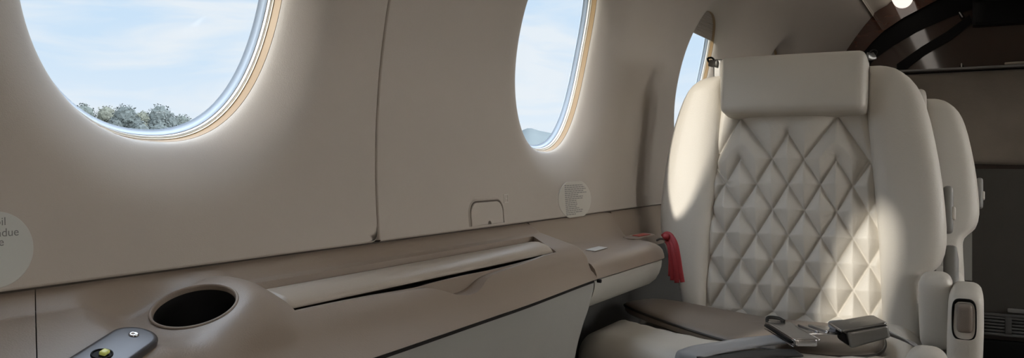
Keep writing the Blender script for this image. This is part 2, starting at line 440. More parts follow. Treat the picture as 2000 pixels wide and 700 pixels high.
# diagonal black moulding on the wood
o = mk('trim_5', *prism([(XB - .012,) + yz(s, y) for s, y in ((1752, 136), (1752, 126), (1800, 92), (1850, 62), (1893, 30), (1900, 44), (1858, 78), (1806, 108), (1770, 136))], (.02, 0, 0)), M_BLACK, smooth=False)
setp(o, kind='structure')
# dark screen at the top right
mon = thing('monitor', at_x(1960, 55, XB), 'black screen mounted high on the dark wood bulkhead', 'screen')
p0 = yz(1899, 54); p1 = yz(2120, -20)
hy, hz = (p0[0] - p1[0]) / 2, (p1[1] - p0[1]) / 2
mk('casing', *xf(rbox(.012, hy, hz, .008, 8), Matrix.Translation((XB - .014, (p0[0] + p1[0]) / 2, (p0[1] + p1[1]) / 2))), M_GLOSSBLACK, mon)
mk('display', *xf(rbox(.002, hy - .012, hz - .012, .0015, 6), Matrix.Translation((XB - .0265, (p0[0] + p1[0]) / 2, (p0[1] + p1[1]) / 2))), M_GLOSSBLACK, mon)
def catch(s, y, label, tilt):
    p = at_x(s, y, XB - .014)
    t = thing('door_catch', p, label, 'catch')
    M = Matrix.Translation(p) @ Matrix.Rotation(tilt, 4, 'X')
    mk('bolt', *xf(rbox(.005, .0035, .014, .003, 6), M), M_CHROME, t)
    mk('base_plate', *xf(rbox(.003, .0075, .010, .002, 6), M @ Matrix.Translation((.005, 0, -.006))), M_BLACK, t)
catch(1877, 29, 'small bright catch on the dark wood near the black screen', math.radians(-28))
catch(1878, 130, 'small bright catch just above the brown suede cover', 0)
# suede cover and lower panel of the partition
def suede():
    nu, nv = 70, 40; V = []
    y0, y1 = .52, -1.15; z0, z1 = .372, -.005
    for i in range(nu + 1):
        for j in range(nv + 1):
            u, v = i / nu, j / nv
            Y = y0 + (y1 - y0) * u; Z = z0 + (z1 - z0) * v
            roll = .020 * math.sqrt(max(0, 1 - (1 - min(1, v / .05)) ** 2)) + .018 * math.sqrt(max(0, 1 - (1 - min(1, (1 - v) / .08)) ** 2)) - .018
            w = .010 * math.sin(9 * Y + 5 * Z) * math.sin(7 * Z + 1) + .005 * math.sin(14 * Y - 9 * Z) * math.sin(16 * Z) + .004 * math.sin(23 * Y + 2 * math.sin(11 * Z)) + .008 * math.sin(math.pi * v)
            V.append((XB - .045 - roll - w * min(1, v / .1), Y, Z + .006 * math.sin(5 * Y) * v))
    n = len(V)
    Vb = [(XB - .02, p[1], p[2]) for p in V]
    f = grid_faces(nu + 1, nv + 1); fb = [tuple(reversed([k + n for k in q])) for q in f]
    border = [i * (nv + 1) for i in range(nu + 1)] + [nu * (nv + 1) + j for j in range(1, nv + 1)] + [i * (nv + 1) + nv for i in range(nu - 1, -1, -1)] + [j for j in range(nv - 1, 0, -1)]
    side = [(border[k], border[(k + 1) % len(border)], n + border[(k + 1) % len(border)], n + border[k]) for k in range(len(border))]
    return V + Vb, f + fb + side
PT = thing('partition', (XB - .02, -.3, -.80), 'low cabin partition with brown suede cover over charcoal panel below the wood bulkhead', 'partition')
mk('suede_cover', *suede(), M_SUEDE, PT, sharp=60)
mk('lower_panel', *xf(rbox(.012, .85, .345, .006, 6), Matrix.Translation((XB - .022, -.32, -.37))), M_DPANEL, PT)
mk('top_rail', *xf(rbox(.035, .85, .005, .003, 6), Matrix.Translation((XB - .040, -.32, .384))), M_SHELL, PT)
mk('kick_plate', *xf(rbox(.010, .85, .040, .004, 6), Matrix.Translation((XB - .024, -.32, -.758))), M_BLACK, PT)
a = at_x(1962, 126, XB - .06); b = at_x(2080, 123, XB - .06)
HB = thing('grab_bar', ((a + b) / 2), 'pale bar lying along the top edge of the suede partition', 'bar')
mk('bar', *xf(rbox(.010, (a.y - b.y) / 2, .0055, .004, 6), Matrix.Translation((XB - .06, (a.y + b.y) / 2, .395))), M_LID, HB)
# vent grille
vg = thing('vent_grille', at_x(1960, 672, XB - .04), 'dark slotted air vent grille low on the partition by the floor', 'vent')
q0 = at_x(1902, 612, XB - .045); q1 = at_x(2110, 668, XB - .045)
cy, czv = (q0.y + q1.y) / 2, (q0.z + q1.z) / 2; hyv, hzv = (q0.y - q1.y) / 2, (q0.z - q1.z) / 2
V, f = merge(*[xf(rbox(.007, hyv, .006, .002, 4), Matrix.Translation((XB - .044, cy, czv + k * hzv))) for k in (-1, 1)],
             *[xf(rbox(.007, .012, hzv, .002, 4), Matrix.Translation((XB - .044, cy + k * hyv, czv))) for k in (-1, -.33, .33, 1)])
mk('frame', V, f, M_VENT, vg)
mk('backing', *xf(rbox(.003, hyv, hzv, .001, 4), Matrix.Translation((XB - .0365, cy, czv))), M_BLACK, vg)
for k in range(5):
    mk('slat', *xf(rbox(.006, hyv, .0045, .002, 4), Matrix.Translation((XB - .043, cy, czv - hzv + (k + 1) * hzv / 3)) @ Matrix.Rotation(.5, 4, 'Y')), M_VENT, vg)
mk('latch', *xf(rbox(.006, .03, .008, .004, 6), Matrix.Translation(at_x(1985, 608, XB - .055))), M_SHELL, vg)

# ------------------------------------------------------------------ side console (main ledge)
SL = .31
def zt(Y): return -.113 - SL * (.585 - Y)          # sloping top plane
ridge_tab = [(.05, .425), (.2, .44), (.30, .470), (.38, .500), (.46, .518), (.54, .526), (1.2, .528)]
bot_tab = [(.05, .38), (.3, .42), (.42, .448), (.585, .476), (.86, .483), (1.17, .501)]
CX, CY = .465, .5652            # cup hole: a circle on a locally tilted patch of the top
CUP_P, CUP_Q = .36, .16
def bump(X, Y):
    r = math.hypot(X - CX, Y - CY); w = max(0, min(1, (.090 - r) / .052)); w = w * w * (3 - 2 * w)
    return (CUP_P * (X - CX) + (CUP_Q - SL) * (Y - CY)) * w * max(0, min(1, (.6175 - Y) / .012))
def section(X, end=0.0):
    """profile (Y,Z) from wall seam over the top and down the fascia"""
    yr = lerp(X, ridge_tab); yb = lerp(X, bot_tab); zb = -.178
    P = [(.621, -.0965), (.616, -.0990), (.610, -.1020), (.603, -.1065)]
    n = 22; ys = .598
    for k in range(n):
        Y = ys + (yr + .012 - ys) * k / (n - 1)
        z = zt(Y) - .0015 * (1 - k / (n - 1))
        P.append((Y, z))
    # rounded nose
    p0 = Vector((yr + .011, zt(yr + .011))); p1 = Vector((yr - .004, zt(yr - .004))); p2 = Vector((yr - .004 + (yb - yr) * .25, zt(yr - .004) - .014))
    for k in range(1, 9):
        t = k / 8; q = p0 * (1 - t) ** 2 + p1 * (2 * t * (1 - t)) + p2 * t * t; P.append((q.x, q.y))
    for k in range(1, 8):
        t = k / 7; P.append((p2.x + (yb - p2.x) * t + .003 * math.sin(math.pi * t), p2.y + (zb - p2.y) * t))
    P += [(yb + .004, zb - .002), (.585, zb - .004), (.600, -.14)]
    return P
def shear(X, Y, x0): return X + .575 * (Y - .615) * max(0, 1 - (X - x0) / .22)
X0 = .362
st = [X0 + (1.150 - X0) * i / 150 for i in range(151)]
rings = []
for X in st: rings.append([Vector((shear(X, y, X0), y, z + (bump(shear(X, y, X0), y) if z > -.15 else 0))) for y, z in section(X)])
# rounded forward end dropping to the aft ledge
base = section(1.150)
for k in range(1, 7):
    t = k / 6; a = t * math.pi / 2
    rings.append([Vector((1.150 + .008 * math.sin(a), y, z - (.006 * (1 - math.cos(a)) if z > -.165 else 0))) for y, z in base])
CON = thing('side_console', (.75, .5, -.80), 'taupe leather side console under the large window with cup hole and slotted lid', 'console')
body = mk('body', *loft(rings), M_LEDGE, CON, sharp=35)
tilt = math.atan(SL)
MT = lambda x, y, dz=0: Matrix.Translation((x, y, zt(y) + dz)) @ Matrix.Rotation(tilt, 4, 'X')
def cyl(r0, r1, z0, z1, n=64, sx=1, sy=1):
    rings = [[Vector((r * sx * math.cos(2 * math.pi * k / n), r * sy * math.sin(2 * math.pi * k / n), z)) for k in range(n)] for r, z in ((r0, z0), (r1, z1))]
    return loft(rings)
CSX = CSY = .86
MCUP = Matrix.Translation((CX, CY, zt(CY))) @ Vector((0, 0, 1)).rotation_difference(Vector((-CUP_P, -CUP_Q, 1)).normalized()).to_matrix().to_4x4()
cupc = xf(cyl(.0385, .0385, -.06, .05, sx=CSX, sy=CSY), MCUP)
slot = xf(prism([(.541, .527, -.10), (1.112, .527, -.10), (1.112, .588, -.10), (.541, .588, -.10)], (0, 0, .2)), Matrix.Identity(4))
sl2 = [(.541, .5310), (1.075, .5316), (1.112, .5885), (.541, .5870)]
def slotbox(pts, zlo, zhi):
    a = [(x, y, zt(y) + zlo) for x, y in pts]; b = [(x, y, zt(y) + zhi) for x, y in pts]
    return a + b, [(3, 2, 1, 0), (4, 5, 6, 7)] + [(i, (i + 1) % 4, 4 + (i + 1) % 4, 4 + i) for i in range(4)]
# lower front lip of the slot with a wavy finger notch
def face_xz(s, y, Y=.523): d = ray(s, y + 2.0); p = d * (Y / d.y); return (p.x, p.z)
lip_px = [(566, 611), (640, 595), (720, 579), (790, 567), (826, 561.5), (840, 562), (854, 566), (868, 571), (884, 573), (900, 571), (914, 565), (926, 556), (936, 547), (948, 539), (965, 532), (1010, 518), (1050, 505), (1076, 496)]
lip_n = [q for q in lip_px]; base_px = [(566, 611), (640, 595), (720, 579), (790, 567), (826, 560), (850, 553), (884, 544.5), (914, 537.5), (936, 533), (965, 527), (1010, 516), (1050, 505), (1076, 496)]
def lip_tool(px, y0, y1):
    xz = [face_xz(*q) for q in px]
    xz = [(p.x, p.y) for p in spline([(a, b, 0) for a, b in xz], 5)]
    xz[0] = (.541, xz[0][1]); xz[-1] = (1.0755, xz[-1][1])
    return prism([(x, y0, z) for x, z in xz] + [(1.0755, y0, -.02), (.541, y0, -.02)], (0, y1 - y0, 0))
cut(body, cupc, slotbox(sl2, -.030, .05), lip_tool(base_px, .44, .5335), lip_tool(lip_n, .44, .5288))
# cup well
n = 64; cw = []
for r, z in ((.0415, .0002), (.0405, .0012), (.0392, .0010), (.0384, -.0005), (.0380, -.004)):
    cw.append([Vector((CSX * r * math.cos(2 * math.pi * k / n), CSY * r * math.sin(2 * math.pi * k / n), z)) for k in range(n)])
cup_rim = mk('cup_rim', *xf((sum(cw, []), grid_faces(len(cw), n, False, True)), MCUP), M_LEDGE, CON)
cw = []
for r, z in ((.0382, -.003), (.0375, -.02), (.036, -.058), (.033, -.060), (.001, -.060)):
    cw.append([Vector((CSX * r * math.cos(2 * math.pi * k / n), CSY * r * math.sin(2 * math.pi * k / n), z)) for k in range(n)])
mk('cup_well', *xf((sum(cw, []), grid_faces(len(cw), n, False, True)), MCUP), M_CUP, CON)
# folded table lid with a bullnose edge
rings = []
lp = [(.5815, -.022), (.5825, -.0095), (.5810, -.0060), (.577, -.0032), (.568, .0006), (.556, .0030), (.547, .0034), (.5410, .0022), (.5378, .0000), (.5366, -.0024), (.5372, -.0046), (.542, -.0066), (.56, -.020)]
xs = [.5440, .5446, .5470] + [.55 + (1.06 - .55) * i / 20 for i in range(21)] + [1.070, 1.0745, 1.0755]
for i, X in enumerate(xs):
    f0 = min(1, (i + .001) / 2); f1 = min(1, (len(xs) - 1 - i + .001) / 3)
    k = min(f0, f1); dz = -.004 * (1 - k)
    rings.append([Vector((X + (.030 * (y - .533) / .05 if i > 2 else .0) * (max(0, X - .9) / .17 if X > .9 else 0), y, zt(y) + z + dz)) for y, z in lp])
mk('table_lid', *loft(rings), M_LID, CON, sharp=50)
mk('slot_liner', *slotbox([(.542, .5325), (1.074, .534), (1.111, .5875), (.542, .586)], -.0295, -.0235), M_DARKGAP, CON, smooth=False)
# light grey lower panel with rounded forward edge
lo = [(.20, -.1835)] + [(1.1580, -.1835), (1.1565, -.192), (1.150, -.204), (1.135, -.222), (1.110, -.246), (1.085, -.280), (1.070, -.33), (1.062, -.42), (1.060, -.79), (.20, -.79)]
def lp_y(X, z): return lerp(X, bot_tab) + .0035 + .04 * max(0, (-.18 - z)) * .3
V = []; f = []
topc = spline([(x, 0, z) for x, z in lo[1:-1]], 5)
right = [(p.x, p.z) for p in topc]
cols = []
for k, (xr, z) in enumerate(right):
    row = []
    for i in range(41):
        t = i / 40; X = .285 + (xr - .285) * (1 - (1 - t) ** 1.6)
        dd = max(0, 1 - (xr - X) / .010); yy = lp_y(X, z) + .010 * (1 - math.sqrt(max(0, 1 - dd * dd)))
        row.append((X, yy, z))
    row.append((xr - .0005, lp_y(xr, z) + .022, z)); cols.append(row)
V = [p for r_ in cols for p in r_]
mk('lower_panel', V, grid_faces(len(cols), 42), M_LOWER, CON)
rings = []
for i in range(25):
    X = .40 + (1.160 - .40) * i / 24; yb = lerp(X, bot_tab) + .007
    rings.append([Vector((X, yb, -.190)), Vector((X, .58, -.190)), Vector((X, .58, -.1772)), Vector((X, yb, -.1772))])
mk('reveal_strip', *loft(rings), M_DARKGAP, CON, smooth=False)
# control plate
def stadium(L, w, n=16):
    return [(L / 2 + w * math.sin(math.pi * k / n), -w * math.cos(math.pi * k / n)) for k in range(n + 1)] + [(-L / 2 - w * math.sin(math.pi * k / n), w * math.cos(math.pi * k / n)) for k in range(n + 1)]
CPX, CPY = .3575, .5185
MC = MT(CPX, CPY) @ Matrix.Rotation(math.radians(27), 4, 'Z')
rings = []
for sc, z in ((1.0, -.006), (1.0, .0022), (.985, .0034), (.95, .0040), (.80, .0043), (.4, .0045), (.01, .0045)):
    rings.append([Vector((x * (1 - (1 - sc) * .4) if sc > .5 else x * sc, y * sc, z)) for x, y in stadium(.058, .0165)])
plate = mk('control_plate', *xf(loft(rings), MC), M_CTRL, CON)
bx = -.010
rg = [[Vector((bx + r * math.cos(2 * math.pi * k / 32), .002 + r * .8 * math.sin(2 * math.pi * k / 32), z)) for k in range(32)] for r, z in ((.0085, .0040), (.0083, .0052), (.0072, .0054), (.0068, .0046), (.0066, .0046))]
mk('button_bezel', *xf(loft(rg), MC), M_BLACK, plate)
mk('button', *xf(rbox(.0034, .0024, .0014, .0010, 6), MC @ Matrix.Translation((bx + .001, .001, .0060))), M_LIT, plate)
rg = [[Vector((.030 + r * math.cos(2 * math.pi * k / 20), .001 + r * math.sin(2 * math.pi * k / 20), z)) for k in range(20)] for r, z in ((.0036, .0040), (.0034, .0052), (.0024, .0056), (.0012, .0048), (.0006, .0044))]
mk('screw', *xf(loft(rg), MC), M_CHROME, plate)

# module further aft along the wall (left edge of the photograph)
rings = []
for i in range(30):
    X = -.6 + (X0 - .0009 + .6) * i / 29
    rings.append([Vector((X + .575 * (y - .615) * min(1, (X + .6) / .3), y, z)) for y, z in section(max(X, .1))])
LM = thing('side_console', (-.1, .5, -.80), 'dark taupe console section left of the joint, under the big round placard', 'console')
mk('body', *loft(rings), M_LEDGE, LM, sharp=35)
V, f = prism([(-.6, .43, -.182), (.27, .43, -.182), (.27, .59, -.182), (-.6, .59, -.182)], (0, 0, -.61))
mk('lower_panel', V, f, M_LOWER, LM, smooth=False)

# ------------------------------------------------------------------ forward ledge beside the seat
FL = thing('side_ledge', (1.35, .55, -.80), 'lower taupe ledge between the console and the quilted seat', 'ledge')
fs = [(.621, -.0965), (.617, -.103), (.612, -.113), (.605, -.124), (.596, -.134), (.584, -.141), (.568, -.1445), (.55, -.147), (.535, -.1490), (.522, -.152), (.512, -.157), (.506, -.164), (.503, -.172), (.502, -.1785), (.506, -.181), (.59, -.183), (.605, -.15)]
rings = []
for X, k in [(1.1588, 0)] + [(1.17 + .30 * i / 12, 0) for i in range(13)] + [(1.482, .08), (1.493, .22), (1.502, .42), (1.508, .66)]:
    rings.append([Vector((X, y + (.60 - y) * k * .35, z - .010 * k * (1 if z > -.16 else 0))) for y, z in fs])
ext = [Vector((1.60, p.y + .012, p.z)) for p in rings[-1]]
mk('body', *loft(rings), M_LEDGE, FL, sharp=40)
# strip that carries on behind the seat
rings = [[Vector((X, y, z)) for y, z in ((.621, -.0965), (.617, -.103), (.612, -.115), (.607, -.13), (.604, -.15), (.603, -.18), (.612, -.18), (.616, -.15))] for X in (1.50, 2.2, 3.0, XB - .05)]
mk('rear_strip', *loft(rings), M_LEDGE, FL, sharp=40)
up = [(.507, -.1825), (.506, -.186), (.507, -.194), (.511, -.206), (.518, -.218), (.530, -.228), (.548, -.234), (.60, -.236), (.60, -.1825)]
rings = [[Vector((X, y + (.02 * k), z + .0 * k)) for y, z in up] for X, k in [(1.1605, 0), (1.2, 0), (1.3, 0), (1.4, 0), (1.47, 0), (1.488, .3), (1.498, .9)]]
mk('lower_panel', *loft(rings), M_LOWER2, FL, sharp=45)
mk('end_cap', *xf(cyl(.0028, .0028, -.003, .003, 16), Matrix.Translation((1.1590, .4985, -.1815)) @ Matrix.Rotation(math.pi / 2, 4, 'X')), M_BLACK, FL)
# recessed latch plate with red label
def on_ledge(s, y):
    d = ray(s, y); best = None
    for k in range(400):
        Y = .50 + .115 * k / 399; p = d * (Y / d.y)
        z = lerp(Y, [(q[0], q[1]) for q in reversed(fs[:13])])
        if best is None or abs(p.z - z) < best[0]: best = (abs(p.z - z), p)
    return best[1]
pl = on_ledge(1248, 463)
MLa = Matrix.Translation(pl + Vector((0, 0, .0012))) @ Matrix.Rotation(math.atan(.085), 4, 'X') @ Matrix.Rotation(math.radians(-3), 4, 'Z')
rg = [[Vector((x * sc, y * sc, z)) for x, y in stadium(.085, .0125)] for sc, z in ((1.06, -.0015), (1.04, .0012), (1.0, .0016), (.94, .0006), (.5, .0004), (.01, .0004))]
lat = mk('latch_plate', *xf(loft(rg), MLa), M_LEDGE, FL)
mk('red_label', *xf(rbox(.028, .0075, .0008, .0006, 5), MLa @ Matrix.Translation((.014, .001, .0014))), M_REDLABEL, lat)
ps = on_ledge(1158, 489)
stk = mk('sticker', *xf(rbox(.030, .0085, .0005, .0004, 5), Matrix.Translation(on_ledge(1160, 489) + Vector((.012, 0, .0013))) @ Matrix.Rotation(math.atan(.085), 4, 'X') @ Matrix.Rotation(math.radians(2), 4, 'Z')), M_PAPER)
setp(recenter(stk), 'pale rectangular sticker on the ledge just past the console end', 'sticker')

# ------------------------------------------------------------------ red strap hanging from the ledge corner
k0 = at_x(1300, 462, 1.455)
TA = thing('red_strap', at_x(1318, 556, 1.44), 'red fabric pull strap hanging from the end of the ledge beside the seat', 'strap')
def w(s, y, X): return at_x(s, y, X)
for pts, r0, r1 in (
    ([w(1296, 464, 1.462), w(1304, 459, 1.455), w(1312, 466, 1.447), w(1316, 485, 1.442), w(1315, 515, 1.440), w(1314, 548, 1.440)], .0068, .0050),
    ([w(1297, 466, 1.460), w(1308, 462, 1.450), w(1318, 475, 1.441), w(1324, 500, 1.436), w(1329, 530, 1.434), w(1333, 552, 1.434)], .0060, .0042),
    ([w(1300, 468, 1.455), w(1310, 470, 1.446), w(1317, 490, 1.438), w(1321, 520, 1.434), w(1322, 553, 1.433)], .0060, .0046),
    ([w(1302, 470, 1.452), w(1308, 482, 1.446), w(1310, 508, 1.443), w(1309, 540, 1.442)], .0050, .0040)):
    P = spline(pts, 6)
    mk('strand', *tube(P, lambda t, a=r0, b=r1: a + (b - a) * t, 12, flat=.35, up=Vector((1, .2, .1))), M_RED, TA)
mk('knot', *xf(rbox(.010, .007, .006, .005, 8), Matrix.Translation(w(1303, 464, 1.452)) @ Matrix.Rotation(.4, 4, 'Y')), M_RED, TA)
mk('cord_hook', *tube(spline([w(1283, 470, 1.470), w(1290, 467, 1.465), w(1298, 468, 1.458), w(1304, 470, 1.452)], 6), .0022, 8), M_PIPING, TA)

# ------------------------------------------------------------------ placards, flap on the lining
def wall_hit(s, y):
    d = ray(s, y)
    a = d.y ** 2 + d.z ** 2; b = -2 * YC * d.y; c = YC * YC - R0 * R0
    t = (-b + math.sqrt(b * b - 4 * a * c)) / (2 * a); p = d * t
    return p.x, R0 * math.asin(p.z / R0)
def decal(cx, cs, outline, depth=-.0006, th=.0006):
    n = len(outline)
    a = [wall_pt(cx + x, cs + y, depth) for x, y in outline]; b = [wall_pt(cx + x, cs + y, depth + th) for x, y in outline]
    return a + b, [tuple(range(n)), tuple(reversed(range(n, 2 * n)))] + [(i, (i + 1) % n, n + (i + 1) % n, n + i) for i in range(n)]
def disc_on_wall(cx, cs, outline):
    n = len(outline); rings = []
    for sc, dep in ((1, .0004), (1, -.0004), (.985, -.0006)) + tuple((q, -.0006) for q in (.9, .75, .6, .45, .3, .15, .01)):
        rings.append([wall_pt(cx + x * sc, cs + y * sc, dep) for x, y in outline])
    return loft(rings)
def text_mesh(txt, size):
    c = bpy.data.curves.new('t', 'FONT'); c.body = txt; c.size = size; c.align_x = 'RIGHT'
    o = bpy.data.objects.new('t', c); COL.objects.link(o)
    dg = bpy.context.evaluated_depsgraph_get(); dg.update()
    me = bpy.data.meshes.new_from_object(o.evaluated_get(dg))
    V = [tuple(v.co) for v in me.vertices]; f = [tuple(p.vertices) for p in me.polygons]
    bpy.data.objects.remove(o); return V, f
# big round placard: right edge at (65, 487), top 412, bottom 562
x1, s1 = wall_hit(65, 487); _, st_ = wall_hit(15, 412); _, sb_ = wall_hit(8, 562)
rr = (st_ - sb_) / 2; pcx = x1 - rr; pcs = (st_ + sb_) / 2
pcirc = [(rr * math.cos(2 * math.pi * k / 72), rr * math.sin(2 * math.pi * k / 72)) for k in range(72)]
BP = thing('placard', wall_pt(pcx, pcs - rr), 'large round grey placard with dark lettering at the left edge of the wall', 'placard')
mk('disc', *disc_on_wall(pcx, pcs, pcirc), M_PLACARD, BP, smooth=False)
LV = []
for txt, (ex, ey), size in (('oil', (11, 440), .0085), ('comdue', (36, 460), .0085), ('e', (7, 480), .0085)):
    tx, ts = wall_hit(ex, ey)
    V, f = text_mesh(txt, size)
    LV.append(([wall_pt(tx + v[0], ts + v[1], -.0009) for v in V], f))
mk('lettering', *merge(*LV), M_INK, BP, smooth=False)
# small round placard with fine print
xl, sl_ = wall_hit(1090, 390); xr, sr_ = wall_hit(1154, 388)
_, stp = wall_hit(1125, 355); _, sbt = wall_hit(1120, 425)
hw, hh = (xr - xl) / 2, (stp - sbt) / 2; c_x, c_s = (xl + xr) / 2, (stp + sbt) / 2
oc = []
for k in range(72):
    t = 2 * math.pi * k / 72; x = hw * math.cos(t); y = hh * 1.12 * math.sin(t)
    oc.append((x, max(-hh, min(hh, y))))
SPL = thing('placard', wall_pt(c_x, c_s - hh), 'small round placard of fine print on the wall below the middle window', 'placard')
mk('disc', *disc_on_wall(c_x, c_s, oc), M_PLACARD2, SPL, smooth=False)
LV = []
random.seed(3)
wid = [.95, 1.05, 1.12, .98, 1.15, .72, .95, .92, .62, .60, .62, .60, .70, .92, .88, .5]
for k, wd in enumerate(wid):
    yy = hh * .80 - k * hh * 1.62 / 15
    x = -hw * .62
    xe = x + wd * hw * 1.15
    while x < xe:
        l = random.uniform(.006, .013); l = min(l, xe - x)
        if l > .002:
            q = [(x, yy - .0009), (x + l, yy - .0009), (x + l, yy + .0009), (x, yy + .0009)]
            LV.append(([wall_pt(c_x + a, c_s + b, -.0008) for a, b in q], [(0, 1, 2, 3)]))
        x += l + .0016
mk('fine_print', *merge(*LV), M_INK2, SPL, smooth=False)
# access flap
fx0, fs0 = wall_hit(919, 450); fx1, fs1 = wall_hit(984, 443); _, fst = wall_hit(950, 392)
fcx = (fx0 + fx1) / 2; fw = (fx1 - fx0) / 2; fb = S_BOT + .002; fh = fst - fb
def flap_outline(w_, h_, r, notch=0, n=10):
    P = [(w_, 0)]
    P += [(w_ - r + r * math.cos(a * math.pi / 2 / n), h_ - r + r * math.sin(a * math.pi / 2 / n)) for a in range(n + 1)]
    P += [(-w_ + r - r * math.sin(a * math.pi / 2 / n), h_ - r + r * math.cos(a * math.pi / 2 / n)) for a in range(n + 1)]
    P += [(-w_, 0)]
    if notch: P += [(notch * math.cos(math.pi - a * math.pi / 8) + .004, notch * math.sin(a * math.pi / 8)) for a in range(9)]
    return P
AF = thing('access_cover', wall_pt(fcx, fb), 'small arched access cover set in the wall just above the console', 'cover')
def slab_on_wall(outl, cx, cs, prof):
    """outline rings: prof = [(inset, depth)]; ends in a flat face"""
    c0 = (sum(p[0] for p in outl) / len(outl), sum(p[1] for p in outl) / len(outl))
    rings = []
    for ins, dep in prof:
        rg = []
        for x, y in outl:
            dx, dy = x - c0[0], y - c0[1]; l = math.hypot(dx, dy)
            rg.append(wall_pt(cx + x - dx / l * ins, cs + y - dy / l * ins, dep))
        rings.append(rg)
    return loft(rings)
mk('groove', *slab_on_wall(flap_outline(fw + .0015, fh + .0015, .019), fcx, fb, [(0, .004), (0, -.0002)]), M_GROOVE, AF, smooth=False)  # groove is not cut; its shadow is the plate's dark colour
outl = flap_outline(fw - .0022, fh - .0022, .0165, notch=.0048)
mk('flap', *slab_on_wall(outl, fcx, fb, [(0, .002), (0, -.0010), (.0004, -.0016), (.0012, -.0020)]), M_LINING, AF, sharp=15)
ro = flap_outline(fw + .0030, fh + .0030, .0205)
ri = flap_outline(fw + .0002, fh + .0002, .0175)
V = []
for (a, b, d) in ((ro, 0, .001), (ro, .3, -.0012), (ro, .7, -.0018), (ri, 0, -.0012), (ri, 0, .002)):
    for p, q in zip(ro, ri):
        m = p if a is ro else q
        if b: m = (p[0] + (q[0] - p[0]) * b, p[1] + (q[1] - p[1]) * b)
        V.append(wall_pt(fcx + m[0], fb + m[1], d))
mk('frame', V, grid_faces(5, len(ro)), M_LINING, AF, sharp=50)
tx, ts = wall_hit(988, 388)
q = .0065
sq = mk('sticker', *merge(*[decal(tx, ts, o_) for o_ in ([(-q, -q), (q, -q), (q, -q + .0014), (-q, -q + .0014)], [(-q, q - .0014), (q, q - .0014), (q, q), (-q, q)], [(-q, -q), (-q + .0014, -q), (-q + .0014, q), (-q, q)], [(q - .0014, -q), (q, -q), (q, q), (q - .0014, q)], [(-q * .5, -.0007), (q * .5, -.0007), (q * .5, .0007), (-q * .5, .0007)])]), M_PLACARD2, smooth=False)
setp(recenter(sq), 'tiny square outlined sticker above right of the access cover', 'sticker')

# ------------------------------------------------------------------ seats
REC = math.radians(11)
BP0 = Vector((1.605, 0, -.300)); BU = Vector((math.sin(REC), 0, math.cos(REC))); BN = Vector((-math.cos(REC), 0, math.sin(REC)))
def bk_uv(s, y, w_=0.0):
    p = at_plane(s, y, BP0 + BN * w_, BN) - BP0
    return p.y, p.dot(BU)
def bk(Y, v, w_=0.0): return BP0 + Vector((0, Y, 0)) + BU * v + BN * w_
SEAT = thing('cabin_seat', (1.5, .31, -.80), 'cream leather cabin seat with quilted diamond backrest and padded headrest', 'seat')
# bolsters from horizontal sections
LB_out = [(1404, 141), (1396, 142), (1384, 144.5), (1371, 149), (1358, 156), (1347, 166), (1338, 178), (1329, 195), (1321, 215), (1312, 242), (1303, 277), (1296, 312), (1290, 350), (1286, 385), (1283.5, 415), (1284, 440), (1289, 468), (1299, 497), (1312, 530), (1322, 560), (1328, 595), (1330, 625)]
LB_in = [(1409, 141), (1407, 220), (1400, 275), (1394, 330), (1388, 400), (1382, 470), (1378, 540), (1374, 600), (1373, 630)]
RB_out = [(1712, 121), (1722, 121.5), (1735, 124), (1750, 128.5), (1764, 137), (1778, 148), (1790, 162), (1800, 180), (1808, 201), (1816, 228), (1825, 268), (1833, 310), (1840, 355), (1845, 400), (1848, 440), (1848, 470), (1844, 494), (1836, 512), (1822, 526), (1808, 536), (1800, 546), (1797, 560), (1798, 600), (1800, 640), (1801, 690)]
RB_in = [(1691, 121), (1688, 180), (1692, 240), (1700, 310), (1708, 400), (1714, 480), (1718, 560), (1722, 650), (1724, 700)]
def bolster(outp, inp, wf, thick, name):
    O = [bk_uv(s, y, .03) for s, y in outp]; I = [bk_uv(s, y, .03) for s, y in inp]
    O.sort(key=lambda p: -p[1]); I.sort(key=lambda p: -p[1])
    def itp(T, v):
        if v >= T[0][1]: return T[0][0]
        for a, b in zip(T, T[1:]):
            if v >= b[1]:
                t = (a[1] - v) / max(1e-9, a[1] - b[1]); return a[0] + (b[0] - a[0]) * t
        return T[-1][0]
    vt = max(O[0][1], I[0][1]); vb = min(O[-1][1], I[-1][1])
    nst = 74; rings = []; m = 36
    for i in range(nst):
        t = i / (nst - 1); t = t ** 1.45
        v = vt + (vb - vt) * t - 1e-5
        uo, ui = itp(O, v), itp(I, v)
        c, hw_ = (uo + ui) / 2, (uo - ui) / 2
        d = min(1, (vt - v) / .040); k = math.sqrt(max(.0004, 1 - (1 - d) ** 2))
        rg = []
        for q in range(m):
            a = 2 * math.pi * q / m; cs, sn = math.cos(a), math.sin(a)
            x = math.copysign(abs(cs) ** (2 / 3.4), cs); z = math.copysign(abs(sn) ** (2 / 2.8), sn)
            ww = (wf if z > 0 else thick) * z * k
            rg.append(bk(c + hw_ * x, v, ww - .004))
        rings.append(rg)
    V, f = loft(rings)
    return mk(name, V, f, M_SEAT, SEAT)
bolster(LB_out, LB_in, .040, .075, 'bolster')
bolster(RB_out, RB_in, .040, .075, 'bolster')
